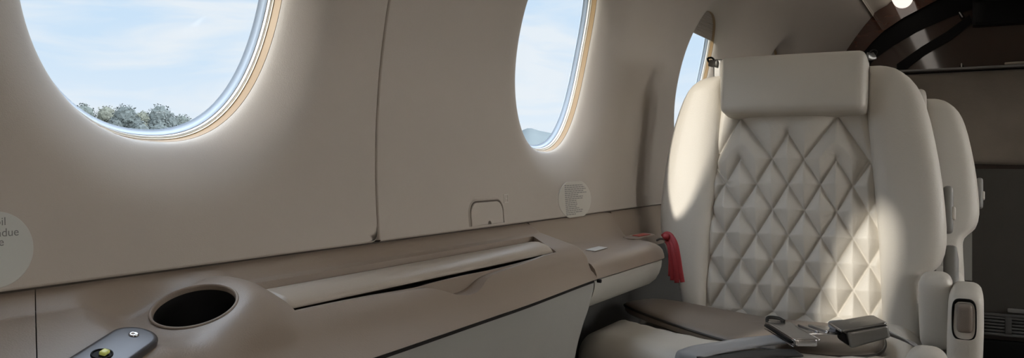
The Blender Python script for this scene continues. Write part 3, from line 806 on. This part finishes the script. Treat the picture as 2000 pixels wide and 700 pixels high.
# quilted panel
def cr(x, y): return bk_uv(1360 + x / 1.666, 200 + y / 1.666, .012)
segs = []
def seg(a, b): segs.append((cr(*a), cr(*b)))
def LP(i, j): return (300 + 52 * i + (.6 * j if i else 0), 268 + 83 * j + (1.6 * i if j > 0 else .4 * i) + .35 * i * max(0, j))
for i in range(-8, 9):
    for j in range(-2, 8):
        if (i + j) % 2: continue
        for di in (-1, 1):
            a, b = (i, j), (i + di, j + 1)
            if j == -2 and i != 0: continue
            if j == -1 and i in (-3, 3) : pass
            if j < -1 and i != 0: continue
            segs.append((cr(*LP(*a)), cr(*LP(*b))))
seg((145, 48), (248, 185)); seg((145, 48), (58, 195)); seg((460, 45), (352, 185)); seg((460, 45), (566, 195))
seg((28, 185 + 83), (58, 195)); seg((58, 195), (105, 268)); seg((566, 195), (612, 275)); seg((566, 195), (512, 272))
SG = np.array(segs)
nu, nv = 190, 250
vt = bk_uv(1550, 205, .0)[1]; vb = bk_uv(1550, 668, .0)[1]
Li = sorted([bk_uv(s + 6 if False else s, y, .02) for s, y in LB_in], key=lambda p: p[1]); Ri = sorted([bk_uv(s, y, .02) for s, y in RB_in], key=lambda p: p[1])
vv = np.linspace(vt, vb, nv)
ul = np.interp(vv, [p[1] for p in Li], [p[0] for p in Li]) + .012
ur = np.interp(vv, [p[1] for p in Ri], [p[0] for p in Ri]) - .012
T = np.linspace(0, 1, nu)
U = ul[None, :] + (ur - ul)[None, :] * T[:, None]; VV = np.repeat(vv[None, :], nu, 0)
P = np.stack([U, VV], -1)
dmin = np.full(U.shape, 1.0)
for a, b in SG:
    ab = b - a; L2 = ab.dot(ab); t = np.clip(((P - a) @ ab) / L2, 0, 1)
    dd = np.linalg.norm(P - (a + t[..., None] * ab), axis=-1)
    # soft minimum keeps the pillows rounded
    dmin = np.where(dd < dmin, dd, dmin)
ds = np.minimum(dmin, .034)
h = .0180 * (1 - np.exp(-ds / .0125)) + .0016 * (1 - np.exp(-ds / .0012))
bow = .010 * (1 - (2 * T[:, None] - 1) ** 2)
edge = np.clip(np.minimum(T, 1 - T) / .07, 0, 1)[:, None]; edge = edge * edge * (3 - 2 * edge)
h = h * (.25 + .75 * edge)
hh_ = .001 + h + bow
V = [bk(U[i, j], VV[i, j], hh_[i, j]) for i in range(nu) for j in range(nv)]
mk('quilted_panel', V, grid_faces(nu, nv), M_SEAT, SEAT)
# headrest
c0 = [bk_uv(s, y, .055) for s, y in ((1407, 114), (1692, 98), (1690, 217), (1408, 223))]
def headdef(p):
    u = (p.y / hH[0] + 1) / 2; v = (p.z / hH[1] + 1) / 2     # u 0..1 right->left (Y), v bottom->top
    a = Vector(c0[2]).lerp(Vector(c0[3]), u); b = Vector(c0[1]).lerp(Vector(c0[0]), u)
    q = a.lerp(b, v)
    return bk(q.x, q.y, .030 - p.x)
hH = ((c0[0][0] - c0[1][0]) / 2, (c0[0][1] - c0[3][1]) / 2)
mk('headrest', *rbox(.036, hH[0], hH[1], .013, 26, puff=(.009, .002, .001), deform=headdef), M_SEAT, SEAT)
# headrest straps with small hooks
for (s, y, d) in ((1400, 124, -1), (1694, 110, 1)):
    a = bk(*bk_uv(s, y, .01), .01)
    b_ = bk(*bk_uv(s + d * 14, y - 1, -.01), -.01); c_ = bk(*bk_uv(s + d * 18, y - 9, -.01), -.01); e_ = bk(*bk_uv(s + d * 10, y - 11, -.01), -.01)
    st_ = mk('headrest_strap', *tube(spline([a, (a + b_) / 2 + Vector((0, 0, -.001)), b_], 6), .0075, 10, flat=.35, up=Vector((1, 0, 0))), M_GUN, SEAT)
    mk('hook', *tube(spline([b_, c_, e_, (a + e_) / 2, (a + b_) / 2], 6), .0022, 8), M_BLACK, st_)
a = bk(*bk_uv(1402, 140, .0), .0)
mk('strap_anchor', *xf(rbox(.012, .010, .022, .004, 8), Matrix.Translation(a + Vector((.010, 0, .004)))), M_GUN, SEAT)
# shell behind the backrest
o_l = [bk_uv(s, y, -.03) for s, y in LB_out if y < 600]; o_r = [bk_uv(s, y, -.03) for s, y in RB_out if y < 470]
def shell():
    rings = []
    Lo = sorted(o_l, key=lambda p: p[1]); Ro = sorted(o_r, key=lambda p: p[1])
    for i in range(30):
        v = -.02 + (.43 + .02) * i / 29
        yl = np.interp(v, [p[1] for p in Lo], [p[0] for p in Lo]) - .012; yr = np.interp(v, [p[1] for p in Ro], [p[0] for p in Ro]) + .012
        yl = .31 + (yl - .31) * .985; yr = .31 + (yr - .31) * .985
        rg = []
        for q in range(24):
            t = q / 23; Y = yl + (yr - yl) * t
            rg.append(bk(Y, v, -.045 - .045 * math.sqrt(max(0, 1 - abs(2 * t - 1) ** 4))))
        for q in range(24):
            t = 1 - q / 23; rg.append(bk(yl + (yr - yl) * t, v, -.020))
        rings.append(rg)
    return loft(rings)
mk('back_shell', *shell(), M_SHELL, SEAT, sharp=60)
# recline button housing on the inboard wing
hp = bk(*bk_uv(1850, 411, -.03), -.03)
hs = mk('recline_lever', *xf(rbox(.017, .0085, .043, .008, 10), Matrix.Translation(hp + Vector((.010, -.001, 0))) @ Matrix.Rotation(REC, 4, 'Y')), M_SHELL, SEAT)
mk('button', *xf(rbox(.009, .004, .012, .0035, 8), Matrix.Translation(hp + Vector((.004, -.0095, -.006))) @ Matrix.Rotation(REC, 4, 'Y')), M_SEAT, hs)
# side plate behind the wing
mk('side_plate', *xf(rbox(.05, .012, .13, .010, 8), Matrix.Translation((1.70, .035, -.285)) @ Matrix.Rotation(REC, 4, 'Y')), M_SHELL, SEAT)
# seat cushion: rounded body with raised rim
# outline of the pad that lies in the dished seat
out = spline([(1.450, .566, 0), (1.505, .570, 0), (1.548, .545, 0), (1.557, .48, 0), (1.557, .36, 0), (1.556, .22, 0), (1.54, .150, 0), (1.46, .125, 0), (1.36, .13, 0), (1.315, .19, 0), (1.318, .29, 0), (1.362, .42, 0)], 8, closed=True)
def pad_sd(q):
    """distance outside the pad outline (0 inside, with a small margin)"""
    n = len(out); ins = False; dm = 9
    for i in range(n):
        a, b = out[i], out[(i + 1) % n]
        if (a.y > q[1]) != (b.y > q[1]) and q[0] < (b.x - a.x) * (q[1] - a.y) / (b.y - a.y) + a.x: ins = not ins
        ex, ey = b.x - a.x, b.y - a.y; tt = max(0, min(1, ((q[0] - a.x) * ex + (q[1] - a.y) * ey) / (ex * ex + ey * ey + 1e-12)))
        dm = min(dm, math.hypot(q[0] - a.x - ex * tt, q[1] - a.y - ey * tt))
    return 0 if ins else max(0, dm - .012)
CX0, CX1, CY0, CY1 = 1.235, 1.640, .075, .585
def cushdef(p):
    p = Vector((p.x - (.078 * max(0, 1 - ((p.y + (CY0 + CY1) / 2 - .22) / .36) ** 2) * max(0, min(1, -p.x / .15)) if p.x < 0 else 0), p.y, p.z))
    if p.z > .02:
        q = (p.x + (CX0 + CX1) / 2, p.y + (CY0 + CY1) / 2)
        k = min(1, max(0, pad_sd(q) / .030)); k = k * k * (3 - 2 * k)
        return Vector((p.x, p.y, p.z - .0270 * (1 - k)))
    return p
mk('seat_cushion', *xf(rbox((CX1 - CX0) / 2, (CY1 - CY0) / 2, .075, .045, 46, deform=cushdef), Matrix.Translation(((CX0 + CX1) / 2, (CY0 + CY1) / 2, -.3575))), M_SEAT, SEAT)
# base
mk('base_shroud', *xf(rbox(.17, .22, .10, .03, 8), Matrix.Translation((1.46, .33, -.52))), M_SHELL, SEAT)
mk('pedestal', *xf(rbox(.11, .15, .10, .02, 6), Matrix.Translation((1.46, .33, -.705))), M_SIDE, SEAT)
mk('floor_track', *xf(rbox(.24, .20, .014, .006, 6), Matrix.Translation((1.48, .33, -.787))), M_GUN, SEAT)
# inboard armrest pieces
mk('armrest_pad', *xf(rbox(.040, .0245, .060, .015, 12, puff=(.004, .002, .004)), Matrix.Translation((1.555, .0535, -.2485)) @ Matrix.Rotation(-.03, 4, 'X')), M_SEAT, SEAT)
ar = mk('armrest', *xf(rbox(.085, .0235, .073, .015, 12, puff=(.003, .002, .004)), Matrix.Translation((1.500, .0105, -.2735)) @ Matrix.Rotation(.02, 4, 'X')), M_SEAT, SEAT)
rc = [[Vector((z, x * sc, y * sc)) for x, y in [(.0155 * math.copysign(abs(math.cos(a)) ** .5, math.cos(a)), .029 * math.copysign(abs(math.sin(a)) ** .5, math.sin(a))) for a in [2 * math.pi * k / 40 for k in range(40)]]] for sc, z in ((1.08, .006), (1.08, -.001), (1.03, -.0028), (.97, -.0015), (.93, .001), (.01, .001))]
rec_o = mk('latch_recess', *xf(loft(rc), Matrix.Translation((1.4145, .0115, -.2375))), M_BLACK, ar)
mk('latch', *xf(rbox(.006, .0108, .022, .006, 10), Matrix.Translation((1.4125, .0108, -.2350))), M_PAD, ar)
mk('armrest_front', *xf(rbox(.040, .0270, .055, .020, 12, puff=(.003, .002, .004)), Matrix.Translation((1.300, .0570, -.321))), M_SEAT, SEAT)
mk('armrest_beam', *xf(rbox(.15, .018, .020, .006, 6), Matrix.Translation((1.44, .050, -.335))), M_SHELL, SEAT)

# second seat further forward: copies of the parts
def copy_tree(o, parent=None):
    c = o.copy(); COL.objects.link(c)
    if parent is not None:
        inv = o.matrix_parent_inverse.copy(); c.parent = parent; c.matrix_parent_inverse = inv
    for ch in list(o.children): copy_tree(ch, c)
    return c
seat2 = copy_tree(SEAT)
for ch in list(seat2.children):           # its armrest is folded away
    if ch.name.startswith(('armrest', 'headrest_strap', 'strap_anchor', 'side_plate')):
        for sub in list(ch.children): bpy.data.objects.remove(sub)
        bpy.data.objects.remove(ch)
seat2.location = SEAT.location + Vector((.95, -.056, 0))
seat2['label'] = 'cream leather seat standing behind the quilted one, only its right wing showing'

# ------------------------------------------------------------------ loose taupe pad on the seat
cpt = Vector((1.455, .34, 0))
def padz(p): return -.2950 + .022 * max(0, min(1, (p.y - .32) / .25))
rings = []
for ins, dz in ((.010, -.0115), (.003, -.0110), (0, -.0075), (-.0005, -.003), (0, .002), (.003, .0060), (.010, .0085), (.03, .0110), (.07, .0125), (.12, .013), (.20, .013), (.5, .013)):
    rg = []
    for p in out:
        d = p - cpt; l = d.length
        q = p - d * min(.995, ins / l)
        rg.append(Vector((q.x, q.y, padz(q) + dz)))
    rings.append(rg)
PAD = thing('seat_pad', (1.49, .35, -.30), 'flat taupe leather pad with dark piping lying on the quilted seat', 'cushion')
mk('pad', *loft(rings), M_PAD, PAD)
ip = []
for p in out:
    d = p - cpt; q = p + d.normalized() * .0008; ip.append(Vector((q.x, q.y, padz(p) + .0015)))
mk('piping', *tube(ip, .0024, 8, closed=True), M_PIPING, PAD)

# ------------------------------------------------------------------ seat belt
BELT = thing('seat_belt', at_z(1560, 690, -.29), 'grey lap belt with steel buckle lying across the front of the seat', 'seat belt')
def ribbon(pts, wdir, width, th=.0013):
    P = spline(pts, 8); W = []
    for i, p in enumerate(P):
        t = (P[min(i + 1, len(P) - 1)] - P[max(0, i - 1)]).normalized()
        h = Vector((-t.y, t.x, 0))
        if W and h.length < .75: w = W[-1].copy()
        else:
            w = h.normalized() if h.length > 1e-6 else Vector(wdir)
            if w.dot(Vector(wdir)) < 0: w = -w
        W.append(w)
    W = [sum(W[max(0, i - 2):i + 3], Vector()).normalized() for i in range(len(W))]
    rings = []
    for i, p in enumerate(P):
        t = (P[min(i + 1, len(P) - 1)] - P[max(0, i - 1)]).normalized()
        n = t.cross(W[i]).normalized()
        rg = []
        for a, b in ((-.5, -.5), (-.25, -.62), (0, -.66), (.25, -.62), (.5, -.5), (.5, .5), (.25, .55), (0, .6), (-.25, .55), (-.5, .5)):
            rg.append(p + W[i] * (a * width) + n * (b * 2 * th))
        rings.append(rg)
    return loft(rings)
zb = -.272
A = lambda s, y, z=zb: at_z(s, y, z)
bdir = (A(1640, 655) - A(1510, 668)).normalized()
side_d = Vector((-bdir.y, bdir.x, 0))
wdir0 = (A(1500, 648) - A(1552, 680)).normalized()
# left webbing runs from the tongue to the front left and over the cushion edge
c_t = (A(1500, 648) + A(1552, 680)) / 2
c1_ = Vector((1.234, .312, -.2740))
c2_ = Vector((1.172, .350, -.2765))
hd = Vector(((c2_ - c1_).x, (c2_ - c1_).y, 0)).normalized()
c3_ = c2_ + hd * .020 + Vector((0, 0, -.018))
c4_ = c3_ + hd * .006 + Vector((0, 0, -.10))
mk('webbing', *ribbon([c_t + bdir * .05, c_t, (c_t + c1_) / 2 + Vector((0, 0, .001)), c1_, c2_, c3_, c4_], wdir0, .052), M_WEB, BELT)
# loose end under the tongue
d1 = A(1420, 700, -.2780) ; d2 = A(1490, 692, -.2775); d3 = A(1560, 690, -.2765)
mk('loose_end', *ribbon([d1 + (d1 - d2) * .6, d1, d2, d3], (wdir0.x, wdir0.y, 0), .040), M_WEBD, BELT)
def frame_m(o, xd, z_up=Vector((0, 0, 1))):
    x = xd.normalized(); y = z_up.cross(x).normalized(); z = x.cross(y)
    return Matrix(((x.x, y.x, z.x, o.x), (x.y, y.y, z.y, o.y), (x.z, y.z, z.z, o.z), (0, 0, 0, 1)))
yd = (A(1500, 643) - A(1556, 679)); L_end = yd.length
# adjuster: flat folded bar the webbing threads through
xd = Vector((yd.y, -yd.x, 0)).normalized()
if xd.dot(bdir) < 0: xd = -xd
mid = (A(1500, 648) + A(1553, 679)) / 2 + Vector((0, 0, .009))
MA = frame_m(mid, xd, Vector((0, 0, 1)))
adj = mk('adjuster', *xf(merge(rbox(.0035, L_end * .52, .0055, .0025, 6), xf(rbox(.018, L_end * .50, .0018, .0014, 6), Matrix.Translation((.018, 0, .0035))), xf(rbox(.016, .0028, .0055, .002, 6), Matrix.Translation((.014, L_end * .50, 0))), xf(rbox(.016, .0028, .0055, .002, 6), Matrix.Translation((.014, -L_end * .50, 0)))), MA), M_CHROME, BELT)
mk('slider_bar', *xf(rbox(.0028, L_end * .47, .0022, .0018, 6), MA @ Matrix.Translation((-.0042, 0, -.0005))), M_BLACK, adj)
mk('slot_edge', *xf(rbox(.0012, L_end * .5, .0012, .0008, 5), MA @ Matrix.Translation((-.0040, 0, -.0062))), M_CHROME, adj)
mk('clip', *xf(tube(spline([(0, L_end * .50, .004), (.004, L_end * .56, .010), (.018, L_end * .52, .010), (.026, L_end * .46, .006)], 6), .0028, 8), MA), M_BLACK, adj)
# tongue plate with cut edges
tg = [(-.004, -.030), (.040, -.030), (.046, -.024), (.074, -.022), (.078, -.016), (.078, .016), (.074, .022), (.046, .024), (.040, .030), (-.004, .030)]
tm = frame_m(mid + xd * .036 + Vector((0, 0, .003)), xd)
tong = mk('tongue', *xf(prism([(x * 1.05, y, 0) for x, y in tg], (0, 0, .003)), tm), M_CHROME, BELT, smooth=False)
bevel_obj(tong, .0009, 2)
for k, (x, l) in enumerate(((.006, .028), (.022, .027))):
    mk('rib', *xf(rbox(.0022, l, .0020, .0014, 6), tm @ Matrix.Translation((x, 0, .0042)) @ Matrix.Rotation(.18, 4, 'Z')), M_CHROME, tong)
# folded webbing keeper on the tongue
mk('keeper', *xf(rbox(.016, .019, .0055, .004, 8, puff=(0, 0, .003)), tm @ Matrix.Translation((.060, -.002, .0085)) @ Matrix.Rotation(.25, 4, 'Z')), M_WEB, tong)
# buckle box with lifting cover
pb = at_z(1684, 664, -.266)
bx_d = (xd + Vector((.02, -.25, 0))).normalized()
MBk = frame_m(pb + Vector((0, 0, .012)), bx_d) @ Matrix.Rotation(math.radians(-14), 4, 'Y')
def bkd(p):
    k = (p.x / .030 + 1) / 2
    return Vector((p.x, p.y, p.z * (1.0 - .25 * k)))
bkb = mk('buckle', *xf(rbox(.030, .030, .013, .004, 12, deform=bkd), MBk), M_GUN, BELT)
lidp = [(-.036, -.031, .0135), (.026, -.030, .0105), (.030, -.026, .0098), (.030, .026, .0098), (.026, .030, .0105), (-.036, .031, .0135)]
cv = mk('buckle_cover', *xf(prism(lidp, (0, 0, .0035)), MBk), M_GUN, bkb, smooth=False); bevel_obj(cv, .0012, 3)
mk('cover_edge', *xf(rbox(.0010, .030, .0018, .0008, 5), MBk @ Matrix.Translation((-.0368, 0, .0152))), M_CHROME, bkb)
mk('buckle_mouth', *xf(rbox(.0012, .025, .0085, .001, 5), MBk @ Matrix.Translation((-.0302, 0, 0))), M_BLACK, bkb)
e0 = MBk @ Vector((.028, 0, 0)); 
mk('buckle_strap', *ribbon([e0 - bx_d * .01, Vector((1.375, .097, -.268)), Vector((1.385, .069, -.282)), Vector((1.388, .0625, -.306))], (MBk.to_3x3() @ Vector((0, 1, 0))), .042), M_WEB, BELT)

# ------------------------------------------------------------------ outside: airfield ground, trees, far hill
GZ = -1.9
V, f = prism([(-1500, .9, GZ), (1500, .9, GZ), (1500, 2600, GZ), (-1500, 2600, GZ)], (0, 0, -.2))
setp(mk('ground', V, f, M_GRASS, smooth=False), kind='structure')
V, f = prism([(-60, -60, GZ), (60, -60, GZ), (60, .899, GZ), (-60, .899, GZ)], (0, 0, -.2))
setp(mk('ground_apron', V, f, pmat('concrete apron', (.35, .34, .32, 1), rough=.9, var=.1), smooth=False), kind='structure')
def tree(s, ytop, wpx, dist, matk, label, seed):
    rng = random.Random(seed)
    d = ray(s, 318); d = d * (dist / math.hypot(d.x, d.y)); dep = d.x * SP + d.y * CP
    h = (318 - ytop) / F * dep - GZ; wd = wpx / F * dep / 2
    t = thing('tree', (d.x, d.y, GZ), label, 'tree', None)
    top_z = GZ + h
    blobs = []
    for k in range(26):
        a = rng.uniform(0, 2 * math.pi); rr_ = wd * rng.uniform(.1, .80); z = GZ + h * rng.uniform(.28, .84 - .22 * rr_ / wd)
        blobs.append((Vector((d.x + rr_ * math.cos(a), d.y + rr_ * math.sin(a), z)), wd * rng.uniform(.26, .46)))
    blobs.append((Vector((d.x, d.y, top_z - wd * .42)), wd * .42))
    V = []; Fc = []
    for c, r in blobs:
        bm = bmesh.new(); bmesh.ops.create_icosphere(bm, subdivisions=3, radius=r)
        n0 = len(V)
        for v in bm.verts:
            q = v.co.copy(); nn = math.sin(q.x * 9 / r + c.x * 3) * math.sin(q.y * 8 / r + c.y) * math.sin(q.z * 9 / r) + rng.uniform(-.5, .5)
            q *= (.88 + .13 * nn); V.append(c + q)
        Fc += [tuple(v.index + n0 for v in fc.verts) for fc in bm.faces]; bm.free()
        for q in range(260):   # loose leaf sprays around the clump
            dv = Vector((rng.gauss(0, 1), rng.gauss(0, 1), rng.gauss(0, 1))).normalized()
            p = c + dv * r * rng.uniform(.9, 1.16); sz = wd * rng.uniform(.03, .065)
            e1 = Vector((rng.gauss(0, 1), rng.gauss(0, 1), rng.gauss(0, 1))).normalized(); e2 = dv.cross(e1).normalized()
            n0 = len(V); V += [p + e1 * sz, p + e2 * sz * .6, p - e1 * sz, p - e2 * sz * .6]; Fc.append((n0, n0 + 1, n0 + 2, n0 + 3))
    o = mk('crown', V, Fc, M_LEAF[matk], t, smooth=False)
    mk('trunk', *tube([(d.x, d.y, GZ), (d.x + .05, d.y, GZ + h * .3), (d.x, d.y + .1, GZ + h * .6)], lambda q: wd * (.11 - .06 * q), 8), M_BARK, t)
tree(163, 204, 100, 60, 0, 'rounded tree at the left end of the tree line in the large window', 2)
tree(208, 208, 84, 75, 1, 'second tree from the left in the tree line, slightly yellower green', 3)
tree(244, 206, 100, 66, 2, 'dark bushy tree in the middle of the tree line', 4)
tree(278, 218, 74, 91, 1, 'low gappy tree between the two darkest trees of the tree line', 5)
tree(312, 206, 104, 71, 2, 'broad dark tree right of the gap in the tree line', 6)
tree(356, 225, 84, 83, 0, 'small low tree at the right end of the tree line', 7)
# far hill seen low in the middle window
V = []
for i in range(41):
    s = 940 + 300 * i / 40; d = ray(s, 318); d *= 900 / d.length
    hgt = (58 + 9 * math.exp(-((s - 1040) / 22) ** 2) - 16 * max(0, (s - 1060) / 90) + 2 * math.sin(s * .13)) / F * 900
    g = d.normalized()
    V += [d - g * 150 + Vector((0, 0, GZ)), d - g * 50 + Vector((0, 0, hgt * .75)), d + Vector((0, 0, hgt)), d + g * 150 + Vector((0, 0, GZ))]
setp(recenter(mk('hill', V, grid_faces(41, 4), M_HILL)), kind='structure')

# ------------------------------------------------------------------ sky, sun
W = bpy.data.worlds.new('World'); S.world = W; W.use_nodes = True; nt = W.node_tree; nt.nodes.clear()
FILL_SKY = (19.5, 18.1, 16.5)  # added brightness for the half of the sky out of view
N = nt.nodes.new; Lk = nt.links.new
out_ = N('ShaderNodeOutputWorld'); bg = N('ShaderNodeBackground'); tc = N('ShaderNodeTexCoord'); sx = N('ShaderNodeSeparateXYZ')
Lk(tc.outputs['Generated'], sx.inputs[0])
rp = N('ShaderNodeValToRGB'); e = rp.color_ramp.elements
e[0].position = 0; e[0].color = (.84, .88, .90, 1); e[1].position = .5; e[1].color = (.62, .74, .90, 1)
for pos, c in ((.06, (.76, .845, .92, 1)), (.12, (.655, .79, .915, 1)), (.2, (.60, .76, .915, 1))):
    q = e.new(pos); q.color = c
Lk(sx.outputs[2], rp.inputs[0])
mp = N('ShaderNodeMapping'); mp.inputs['Scale'].default_value = (2.6, 2.6, 13); mp.inputs['Rotation'].default_value = (.10, .14, .5); mp.inputs['Location'].default_value = (3.1, 1.7, .3)
nz = N('ShaderNodeTexNoise'); nz.inputs['Scale'].default_value = 1.6; nz.inputs['Detail'].default_value = 7; nz.inputs['Roughness'].default_value = .55; nz.inputs['Distortion'].default_value = .5
Lk(tc.outputs['Generated'], mp.inputs[0]); Lk(mp.outputs[0], nz.inputs['Vector'])
cr_ = N('ShaderNodeValToRGB'); cr_.color_ramp.elements[0].position = .40; cr_.color_ramp.elements[1].position = .58
Lk(nz.outputs['Fac'], cr_.inputs[0])
mx = N('ShaderNodeMix'); mx.data_type = 'RGBA'; mx.inputs[7].default_value = (.87, .89, .90, 1)
sc_ = N('ShaderNodeMath'); sc_.operation = 'MULTIPLY'; sc_.inputs[1].default_value = .85
Lk(cr_.outputs[0], sc_.inputs[0]); Lk(sc_.outputs[0], mx.inputs[0]); Lk(rp.outputs[0], mx.inputs[6])
# sky above the view is brightened to add light at sills and reveals
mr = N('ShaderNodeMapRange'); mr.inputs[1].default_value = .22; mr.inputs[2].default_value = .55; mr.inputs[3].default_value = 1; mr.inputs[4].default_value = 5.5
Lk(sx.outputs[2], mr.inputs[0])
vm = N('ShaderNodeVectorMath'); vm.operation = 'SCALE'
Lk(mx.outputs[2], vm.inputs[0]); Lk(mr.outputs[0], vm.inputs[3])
# unseen sky beyond the far windows, boosted as added fill for the cabin
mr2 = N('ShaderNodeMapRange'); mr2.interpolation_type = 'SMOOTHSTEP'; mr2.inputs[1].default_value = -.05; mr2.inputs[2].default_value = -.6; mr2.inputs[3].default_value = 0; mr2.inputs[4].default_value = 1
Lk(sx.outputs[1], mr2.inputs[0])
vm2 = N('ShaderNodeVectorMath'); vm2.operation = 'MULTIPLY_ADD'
cb = N('ShaderNodeVectorMath'); cb.operation = 'SCALE'; cb.inputs[0].default_value = FILL_SKY; Lk(mr2.outputs[0], cb.inputs[3])
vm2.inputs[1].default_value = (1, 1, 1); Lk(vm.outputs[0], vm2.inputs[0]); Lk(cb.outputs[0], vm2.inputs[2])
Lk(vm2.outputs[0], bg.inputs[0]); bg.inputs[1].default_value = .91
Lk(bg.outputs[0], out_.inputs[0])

sl = bpy.data.lights.new('sun', 'SUN'); sl.energy = 3.2; sl.angle = math.radians(2.2); sl.color = (1, .90, .76)
so = bpy.data.objects.new('sun', sl); COL.objects.link(so)
so.rotation_euler = Vector((1, -.42, -.42)).to_track_quat('-Z', 'Y').to_euler(); so.location = (-6, 4, 5)

# ------------------------------------------------------------------ camera
cam = bpy.data.cameras.new('camera'); co = bpy.data.objects.new('camera', cam); COL.objects.link(co)
co.location = (0, 0, E); co.rotation_euler = (math.pi / 2, 0, -PHI)
cam.sensor_width = 36; cam.lens = F / 2000 * 36; cam.shift_y = -32 / 2000; cam.clip_start = .02; cam.clip_end = 5000
S.camera = co
S.view_settings.view_transform = 'Standard'; S.view_settings.look = 'None'
S.view_settings.exposure = 0.2; S.view_settings.gamma = 1; S.view_settings.use_curve_mapping = False

# ------------------------------------------------------------------ groups of repeats
GROUPS = {'tree': 'trees beyond the airfield', 'cabin_seat': 'cream cabin seats', 'placard': 'round wall placards', 'side_console': 'console sections along the wall', 'door_catch': 'catches on the bulkhead'}
for o in bpy.data.objects:
    k = o.name.split('.')[0]
    if o.parent is None and k in GROUPS: o['group'] = GROUPS[k]
